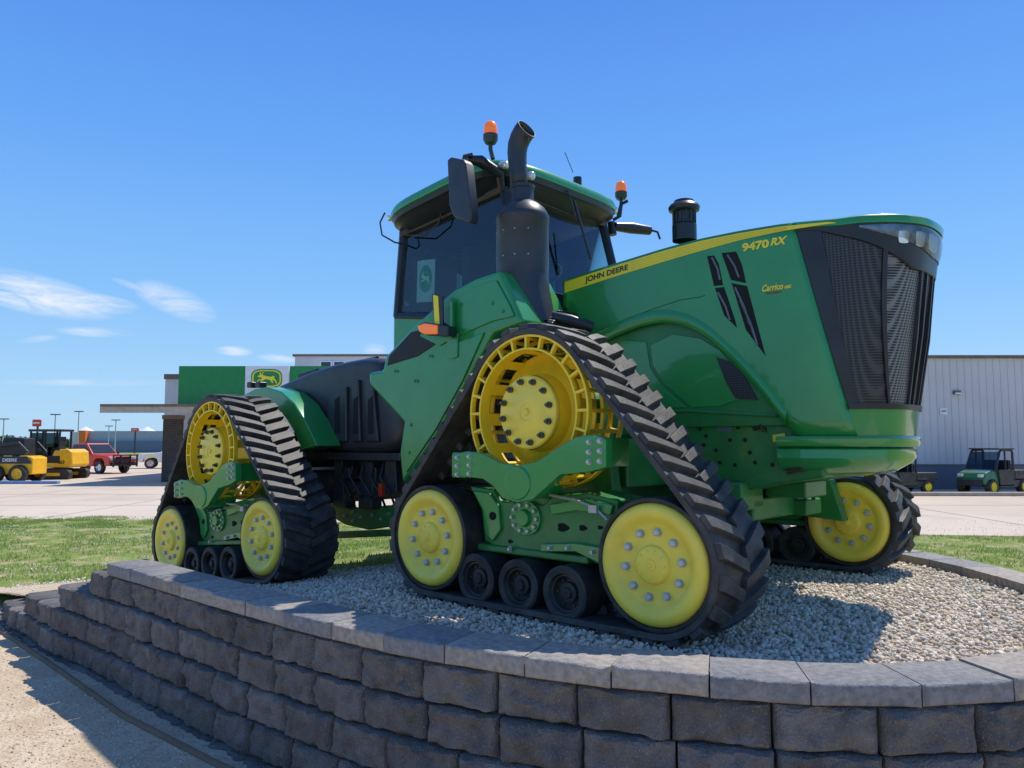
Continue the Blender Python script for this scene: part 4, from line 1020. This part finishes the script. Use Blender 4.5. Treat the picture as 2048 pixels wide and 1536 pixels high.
def brick():
    m = bpy.data.materials.new('brick'); m.use_nodes = True; t = m.node_tree; p = t.nodes['Principled BSDF']; tc = nd(t, 'ShaderNodeTexCoord'); b = nd(t, 'ShaderNodeTexBrick')
    mp = nd(t, 'ShaderNodeMapping'); mp.inputs['Rotation'].default_value = (pi/2, 0, 0); t.links.new(tc.outputs['Object'], mp.inputs[0]); t.links.new(mp.outputs[0], b.inputs[0])
    b.inputs['Scale'].default_value = 2.4; b.inputs['Color1'].default_value = (.045, .037, .035, 1); b.inputs['Color2'].default_value = (.065, .055, .05, 1); b.inputs['Mortar'].default_value = (.12, .11, .10, 1)
    t.links.new(b.outputs[0], p.inputs['Base Color']); p.inputs['Roughness'].default_value = .9; return m
p = WD(338, 900, 38); MB().box((p.x, 38.4, (GZ+WD(338, 838, 38).z)/2), (.72, .72, WD(338, 838, 38).z-GZ)).build('brick_pier', brick(), D, bevel=.01)
MB().box((p.x, 38.4, WD(338, 838, 38).z+.1), (.8, .8, .2)).build('pier_cap', BRN, D)
Y3 = 150
ST_ = thing('distant_store', 'long low grey store with an orange entrance far across the car park', 'store', (0, 0, 0))
def gbox(m, u0, v0, u1, Y, dep):
    a = WD(u0, v0, Y); b = WD(u1, v0, Y); return m.box(((a.x+b.x)/2, Y+dep/2, (a.z+GZ)/2), (b.x-a.x, dep, a.z-GZ))
gbox(MB(), 172, 862, 420, Y3, 30).build('wall', pm('store_grey', (.42, .44, .46), .7), ST_)
gbox(MB(), 140, 864, 172, Y3-.5, 20).build('wall', pm('store_pale', (.65, .65, .63), .7), ST_)
gbox(MB(), 157, 861, 171, Y3-1.2, 2).build('entrance', pm('store_orange', (.75, .18, .03), .6), ST_)
gbox(MB(), 172, 882, 420, Y3-1, 1).build('store_base', pm('store_blue', (.15, .19, .27), .7), ST_)
for i, u in enumerate((171, 294)):
    t0 = WD(u, 853, Y3+5); b0 = WD(u, 862, Y3+5)
    tag(MB().lathe([(0, t0.z), (.35, t0.z-.2), (1.7, b0.z)], (b0.x, Y3+5, 0), (0, 0, 1), 8).build('tent_peak', WHT), ('white peaked tent top above the orange entrance', 'white peaked tent top near the right end of the distant store')[i], 'tent')
def pole(u, v, Y, label):
    t0 = WD(u, v, Y); o = thing('light_pole', label, 'light pole', (t0.x, Y, GZ)); h = t0.z-GZ
    MB().tube([(0, 0, 0), (0, 0, h)], [.12, .07], 8).build('pole', STL, o); MB().box((0, 0, h), (1.3, .35, .14)).build('lamp_head', IRN, o)
pole(111, 829, 110, 'tall light pole behind the excavator cab'); pole(158, 823, 120, 'tallest light pole above the red pickup'); pole(232, 840, 125, 'light pole above the canopy tip'); pole(218, 852, 140, 'short far light pole left of the canopy'); pole(8, 838, 110, 'light pole at the left edge above the loader')
for i, (u, v, w, h, Y, c) in enumerate(((76, 839, 9, 14, 105, REDP), (271, 856, 8, 7, 140, REDP))):
    t0 = WD(u, v, Y); o = thing('pole_sign', ('red roadside sign on a pole above the excavator', 'small red sign on a pole near the canopy end')[i], 'sign', (t0.x, Y, GZ)); hh = t0.z-GZ
    ph = h*Y/FPX; pw_ = 2*w*Y/FPX
    MB().tube([(0, 0, 0), (0, 0, hh)], .14, 8).build('pole', IRN, o); pb = MB().box((0, -.2, hh-ph/2), (pw_, .3, ph)).build('sign_board', c, o, bevel=.15)
    MB().box((0, -.37, hh-ph*.5), (pw_*.75, .02, ph*.2)).build('sign_band', WHT, pb)
def leafy(m, c, rx, rz, n, s):
    for _ in range(n):
        d = Vector((random.gauss(0, 1), random.gauss(0, 1), random.gauss(0, 1))).normalized()*random.random()**.35
        p = Vector(c)+Vector((d.x*rx, d.y*rx, d.z*rz)); a = Vector([random.uniform(-s, s) for _ in range(3)]); b = Vector([random.uniform(-s, s) for _ in range(3)])
        m.add([p, p+a, p+b], [(0, 1, 2)])
LFM = stone_mat('foliage', [(.035, .07, .02), (.07, .11, .03), (.05, .09, .025)])
tl = [(14, 872, 170), (40, 876, 175), (60, 874, 172), (-10, 873, 168), (140, 877, 200), (128, 878, 205)]
tlab = ['leftmost distant tree above the loader', 'distant tree left of the excavator arm', 'distant tree just behind the excavator cab', 'distant tree at the left frame edge', 'far tree by the pale end of the store', 'small far tree right of the excavator cab']
for (u, v, Y), lb in zip(tl, tlab):
    t0 = WD(u, v, Y); h = t0.z-GZ; o = thing('tree', lb, 'tree', (t0.x, Y, GZ), 0, 'distant trees')
    MB().tube([(0, 0, 0), (0, 0, h*.5)], [.3, .15], 6).build('trunk', IRN, o)
    m = MB(); leafy(m, (0, 0, h*.6), 2.6, h*.42, 500, .5); leafy(m, (1.3, 0, h*.5), 1.8, h*.3, 200, .5); m.build('crown', LFM, o, recalc=False)

# ================================================================== VEHICLES
def wheel(par, x, y, r, w, rim, name='wheel'):
    o = MB().lathe([(r*.62, -w/2), (r*.9, -w/2), (r, -w*.35), (r, w*.35), (r*.9, w/2), (r*.62, w/2)], (x, y, r), (0, 1, 0), 28, True).build(name, TYR, par)
    s = -1 if y < 0 else 1
    MB().lathe([(0, s*w*.3), (r*.15, s*w*.3), (r*.2, s*w*.2), (r*.5, s*w*.2), (r*.6, s*w*.42), (r*.66, s*w*.42), (r*.66, 0)], (x, y, r), (0, 1, 0), 20).build('rim', rim, o); return o
def pr(m, poly, y0, y1, top=None, tap=0):
    if top is None: return m.prism([(x, y0, z) for x, z in poly], (0, y1-y0, 0))
    zmin = min(z for x, z in poly); zmax = max(z for x, z in poly)
    f = lambda z: tap*(z-zmin)/(zmax-zmin)
    return m.prism2([(x, y0+f(z), z) for x, z in poly], [(x, y1-f(z), z) for x, z in poly])
def pickup(name, label, loc, rz, paint, guard):
    o = thing(name, label, 'pickup truck', loc, rz)
    m = MB(); pr(m, [(-2.8, .55), (-2.85, 1.2), (.95, 1.22), (1.2, 1.2), (2.6, 1.1), (2.78, .95), (2.8, .5), (2.35, .48), (2.3, .78), (2.1, .95), (1.6, .95), (1.4, .78), (1.35, .46), (-1.25, .46), (-1.3, .78), (-1.5, .95), (-2.0, .95), (-2.2, .78), (-2.25, .52)], -.98, .98)
    b = m.build('body', paint, o, bevel=.06, seg=3)
    m = MB(); m.box((-1.85, 0, 1.2), (1.75, 1.7, .03)); m.build('cargo_bed', IRN, b)
    m = MB(); pr(m, [(-.95, 1.18), (-.8, 1.86), (.45, 1.9), (1.2, 1.2)], -.92, .92, 1, .14); m.build('cabin', paint, o, bevel=.05, seg=3)
    for s in (-1, 1):
        for poly in ([(-.78, 1.27), (-.68, 1.76), (-.3, 1.78), (-.3, 1.27)], [(-.22, 1.27), (-.22, 1.78), (.4, 1.78), (.95, 1.27)]):
            m = MB(); m.prism([(x, s*(.935-.14*(z-1.18)/.7), z) for x, z in poly], (0, s*.006, 0)); m.build('side_window', DGL, o)
        m = MB(); m.box((2.7, s*.75, .95), (.18, .34, .2)); m.build('headlight', CHR, o, bevel=.02)
        m = MB(); m.box((.95, s*1.08, 1.3), (.12, .2, .18)); m.build('door_mirror', BLK, o, bevel=.02)
    m = MB(); m.add([(.55, -.72, 1.83), (.55, .72, 1.83), (1.16, .80, 1.27), (1.16, -.80, 1.27)], [(0, 1, 2, 3)]); m.build('windscreen', DGL, o)
    m = MB(); m.box((2.79, 0, .93), (.04, 1.1, .26)); m.build('radiator_grille', BLK, o)
    MB().box((2.84, 0, .6), (.16, 1.96, .22)).build('bumper', CHM if not guard else BLK, o, bevel=.03); MB().box((-2.9, 0, .6), (.14, 1.9, .2)).build('bumper', CHM, o, bevel=.03)
    if guard:
        m = MB()
        for y in (-.85, -.35, .35, .85): m.box((3.0, y, .8), (.08, .08, .75))
        for z in (.6, .85, 1.15): m.box((3.02, 0, z), (.07, 1.8, .07))
        m.build('grille_guard', BLK, o)
    for x in (-1.75, 1.85):
        for y in (-.86, .86): wheel(o, x, y, .40, .27, CHM)
    return o
p = WZ(166, 947); pickup('pickup_truck', 'red pickup truck with a black grille guard beyond the excavator', (p.x, p.y+1, GZ), R(-24), REDP, True)
p = WZ(316, 938); pickup('pickup_truck', 'white pickup truck parked just left of the dark canopy pier', (p.x+.6, p.y+2, GZ), R(200), WPNT, False)
# excavator
p = WZ(84, 959)
E = thing('mini_excavator', 'yellow compact excavator with a black glazed cab', 'excavator', (p.x+.3, p.y+.8, GZ), 0)
for s in (-1, 1):
    m = MB(); pts = [(1.05*math.copysign(1, math.cos(a))*.95+.25*math.cos(a), .27+.27*math.sin(a)) for a in [2*pi*i/20 for i in range(20)]]
    m.prism([(x, s*.85-.17, z) for x, z in pts], (0, .34, 0)); tk = m.build('crawler_track', TYR, E, bevel=.01)
    m = MB(); m.box((0, s*.85, .27), (1.5, .36, .16)); m.build('track_frame', MYEL, tk)
m = MB(); m.box((0, 0, .45), (1.0, 1.2, .25)); m.build('undercarriage', BLK, E)
m = MB(); pr(m, [(-.9, .62), (-.9, 1.0), (.1, 1.05), (.3, 1.55), (1.0, 1.6), (1.22, 1.45), (1.28, .75), (1.1, .62)], -.85, .85); m.build('engine_housing', MYEL, E, bevel=.08, seg=3)
m = MB()
for x in (-1.1, -.25, .6):
    for y in (-.8, .25): m.box((x*.9, y, 1.75), (.09, .09, 1.65))
m.box((-.22, -.28, 2.58), (1.75, 1.2, .12)); m.box((-.22, -.28, 1.05), (1.7, 1.15, .4)); m.box((.1, -.3, 1.4), (.6, .6, .6)); m.box((.28, -.3, 1.8), (.3, .6, .9)); m.build('cab', BLK, E, bevel=.02)
UG = glass_mat('machine_glass', (.18, .24, .26), 1.3)
for x in (-.62, .17): MB().box((x, -.81, 1.85), (.7, .012, 1.2)).build('cab_window', UG, E)
m = MB(); m.prism([(-1.0, .35, 1.0), (-1.4, .35, 1.1), (-1.8, .35, 1.5), (-2.1, .35, 1.8), (-1.9, .35, 1.9), (-1.6, .35, 1.65), (-1.0, .35, 1.3)], (0, .25, 0)); bo = m.build('boom', BLK, E, bevel=.02)
m = MB(); m.prism([(-2.15, .38, 1.9), (-2.0, .38, 1.75), (-2.4, .38, 1.2), (-2.55, .38, 1.25)], (0, .18, 0)); m.prism([(-2.6, .25, 1.3), (-2.3, .25, 1.2), (-2.1, .25, .8), (-2.4, .25, .6), (-2.7, .25, .85)], (0, .45, 0)); m.build('bucket_arm', BLK, E, bevel=.02)
m = MB(); m.box((-1.45, 0, .3), (.1, 1.8, .4)); m.box((-1.2, 0, .35), (.6, .8, .12)); m.build('dozer_blade', MYEL, E, bevel=.02)
q = [Vector((.45, -.865, .8)), Vector((.85, -.865, .8)), Vector((.5, -.865, 1.0)), Vector((.9, -.865, 1.0))]; text('fleet_number', '40', BLK, q, E)
# skid steer
p = WZ(12, 966)
K = thing('skid_steer_loader', 'yellow and black wheeled skid steer loader at the left frame edge', 'loader', (p.x, p.y+.8, GZ), 0)
for x in (-.62, .52):
    for y in (-.72, .72): wheel(K, x, y, .43, .3, MYEL)
m = MB(); pr(m, [(1.1, .4), (1.1, 1.2), (.8, 1.3), (-1.0, 1.25), (-1.15, .9), (-1.15, .4)], -.6, .6); m.build('body', MYEL, K, bevel=.05)
m = MB(); pr(m, [(.6, 1.3), (.55, 2.15), (-.45, 2.2), (-.7, 1.3)], -.45, .45); m.build('cab', pm('cab_cage', (.02, .02, .022), .5), K, bevel=.04)
for s in (-1, 1):
    m = MB(); m.prism([(-1.4, s*.68, 1.85), (.5, s*.68, 2.0), (1.0, s*.68, 1.5), (.9, s*.68, 1.4), (.5, s*.68, 1.85), (-1.15, s*.68, 1.65), (-1.35, s*.68, .6), (-1.55, s*.68, .6)], (0, s*.12, 0)); m.build('lift_arm', BLK, K, bevel=.02)
m = MB(); pr(m, [(-1.0, .92), (-.9, 1.28), (.85, 1.28), (1.05, 1.0), (1.05, .92)], -.68, -.6); m.build('side_panel', BLK, K, bevel=.01)
m = MB(); pr(m, [(-1.5, .05), (-1.5, .7), (-1.62, .7), (-2.2, .1)], -.85, .85); m.build('bucket', IRN, K, bevel=.02)
q = [Vector((-.3, -.685, 1.02)), Vector((.4, -.685, 1.02)), Vector((-.3, -.685, 1.17)), Vector((.4, -.685, 1.17))]; text('maker_lettering', 'DEERE', WHT, q, K)
# utility vehicles
UGR = pm('utility_green', (.012, .12, .035), .35, coat=.4)
def utv(label, loc, rz, sc):
    o = thing('utility_vehicle', label, 'utility vehicle', loc, rz, 'utility vehicles by the metal building'); o.scale = (sc, sc, sc)
    m = MB(); pr(m, [(.55, .45), (.5, 1.02), (.85, 1.05), (1.35, .92), (1.5, .7), (1.48, .42)], -.66, .66, 1, .06); m.build('bonnet', UGR, o, bevel=.05, seg=3)
    m = MB(); pr(m, [(-1.5, .45), (-1.5, .6), (-.4, .62), (-.35, .38), (.6, .38), (.6, .3), (-.6, .3), (-.8, .45)], -.7, .7); m.box((-.05, 0, .75), (.55, 1.2, .3)); m.box((-.3, 0, 1.15), (.15, 1.2, .6)); m.box((1.5, 0, .5), (.12, 1.1, .25)); m.build('chassis', BLK, o, bevel=.03)
    m = MB(); pr(m, [(-1.6, .65), (-1.6, 1.02), (-.42, 1.02), (-.42, .65)], -.74, .74); b = m.build('cargo_box', IRN, o, bevel=.03)
    MB().box((-1.0, -.75, .84), (1.1, .012, .26)).build('box_panel', BLK, b)
    m = MB(); pr(m, [(-.4, .4), (.55, .4), (.62, 1.06), (-.4, 1.06)], -.71, .71); m.build('door', IRN, o, bevel=.03)
    m = MB()
    for s in (-1, 1):
        m.tube([(-.42, s*.66, .65), (-.42, s*.64, 1.8), (-.35, s*.62, 1.88), (.25, s*.62, 1.88), (.4, s*.62, 1.82), (.78, s*.66, 1.0)], .05, 8); m.tube([(.1, s*.66, .5), (.08, s*.63, 1.86)], .035, 8)
    m.build('roll_cage', BLK, o)
    MB().box((-.02, 0, 1.93), (1.0, 1.4, .07)).build('roof', BLK, o, bevel=.03)
    MB().add([(.44, -.6, 1.8), (.44, .6, 1.8), (.78, .62, 1.05), (.78, -.62, 1.05)], [(0, 1, 2, 3)]).build('windscreen', UG, o)
    MB().add([(-.4, -.67, 1.1), (.7, -.67, 1.1), (.42, -.64, 1.8), (-.4, -.64, 1.8)], [(0, 1, 2, 3)]).build('side_window', UG, o)
    for s in (-1, 1): MB().box((1.42, s*.45, .8), (.14, .25, .12)).build('headlight', CHR, o, bevel=.02)
    for x in (-1.05, 1.02):
        for y in (-.62, .62): wheel(o, x, y, .33, .26, DEC)
p = WZ(1996, 988); utv('green and black utility vehicle with a cab at the right frame edge', (p.x, p.y+.3, GZ), R(205), .88)
p = WZ(1818, 988); utv('utility vehicle half hidden behind the tractor nose', (p.x-.1, p.y+.5, GZ), R(196), .78)

# ================================================================== LIGHT
sd = Vector((.43, .43, 1)).normalized(); el = math.asin(sd.z)
su = bpy.data.lights.new('sun', 'SUN'); su.energy = 4.8; su.angle = R(.5); su.color = (1, .95, .86)
so = bpy.data.objects.new('sun', su); C.objects.link(so); so.rotation_euler = (-sd).to_track_quat('-Z', 'Y').to_euler()
w = bpy.data.worlds.new('World'); S.world = w; w.use_nodes = True; t = w.node_tree; L = t.links; bg = t.nodes['Background']
sky = nd(t, 'ShaderNodeTexSky', sky_type='NISHITA'); sky.sun_disc = False; sky.sun_elevation = el; sky.sun_rotation = R(45); sky.air_density = 1.0; sky.dust_density = .3; sky.ozone_density = 2.5; sky.altitude = 300
tc = nd(t, 'ShaderNodeTexCoord'); sx = nd(t, 'ShaderNodeSeparateXYZ'); L.new(tc.outputs['Generated'], sx.inputs[0])
def mt(op, a, b=None, c=None, clamp=False):
    n = nd(t, 'ShaderNodeMath', operation=op); n.use_clamp = clamp
    for i, v in enumerate((a, b, c)):
        if v is None: continue
        if isinstance(v, (int, float)): n.inputs[i].default_value = v
        else: L.new(v, n.inputs[i])
    return n.outputs[0]
X, Yv, Z = sx.outputs
py = mt('MAXIMUM', Yv, .05); pp = mt('DIVIDE', X, py); qq = mt('DIVIDE', Z, py)
cb = nd(t, 'ShaderNodeCombineXYZ'); L.new(mt('MULTIPLY', mt('ADD', pp, mt('MULTIPLY', qq, -.8)), 9), cb.inputs[0]); L.new(mt('MULTIPLY', mt('ADD', qq, mt('MULTIPLY', pp, .18)), 42), cb.inputs[1])
nz = nd(t, 'ShaderNodeTexNoise'); nz.inputs['Scale'].default_value = 1; nz.inputs['Detail'].default_value = 9; nz.inputs['Roughness'].default_value = .62; nz.inputs['Distortion'].default_value = .6; L.new(cb.outputs[0], nz.inputs['Vector'])
tot = None
for u, v, wu, wv, amp, sl in ((55, 585, 190, 45, 1.1, .22), (165, 605, 120, 24, .9, .1), (350, 602, 90, 34, .8, .35), (265, 572, 45, 8, .5, .35), (190, 664, 85, 11, .6, .05), (75, 678, 45, 8, .4, -.1), (468, 702, 42, 11, .7, .05), (558, 718, 46, 10, .7, .1), (748, 700, 28, 14, .6, 0), (180, 765, 190, 8, .35, 0)):
    d = ray(u, v); pc_, qc_ = d.x/d.y, d.z/d.y; w1, w2 = wu/FPX, wv/FPX
    dp_ = mt('SUBTRACT', pp, pc_); dq_ = mt('ADD', mt('SUBTRACT', qq, qc_), mt('MULTIPLY', dp_, sl))
    rr_ = mt('ADD', mt('POWER', mt('ABSOLUTE', mt('DIVIDE', dp_, w1)), 2), mt('POWER', mt('ABSOLUTE', mt('DIVIDE', dq_, w2)), 2))
    k_ = mt('MULTIPLY', mt('SUBTRACT', 1, rr_, clamp=True), amp)
    tot = k_ if tot is None else mt('MAXIMUM', tot, k_)
cl = mt('MULTIPLY', tot, mt('MULTIPLY', mt('SUBTRACT', nz.outputs[0], .34, clamp=True), 3.9), clamp=True)
cl = mt('MULTIPLY', cl, mt('GREATER_THAN', Yv, .1))
STR = .13
ramp = nd(t, 'ShaderNodeValToRGB'); L.new(Z, ramp.inputs[0])
stops = [(0, (.42, .68, .93)), (.06, (.38, .66, .97)), (.18, (.24, .55, 1.0)), (.36, (.13, .39, .97)), (.53, (.080, .275, .86)), (1, (.10, .20, .52))]
while len(ramp.color_ramp.elements) < len(stops): ramp.color_ramp.elements.new(.5)
for e_, (ps, cl_) in zip(ramp.color_ramp.elements, stops): e_.position = ps; e_.color = (*cl_, 1)
vm = nd(t, 'ShaderNodeVectorMath', operation='SCALE'); L.new(ramp.outputs[0], vm.inputs[0]); vm.inputs['Scale'].default_value = 1/STR
m1 = nd(t, 'ShaderNodeMix', data_type='RGBA'); m1.inputs[0].default_value = .88; L.new(sky.outputs[0], m1.inputs[6]); L.new(vm.outputs[0], m1.inputs[7])
mx = nd(t, 'ShaderNodeMix', data_type='RGBA'); L.new(mt('MULTIPLY', cl, .88), mx.inputs[0]); L.new(m1.outputs[2], mx.inputs[6]); mx.inputs[7].default_value = (.93/STR, .95/STR, 1/STR, 1)
L.new(mx.outputs[2], bg.inputs[0]); bg.inputs[1].default_value = STR
S.view_settings.view_transform = 'Standard'; S.view_settings.look = 'None'; S.view_settings.exposure = 0
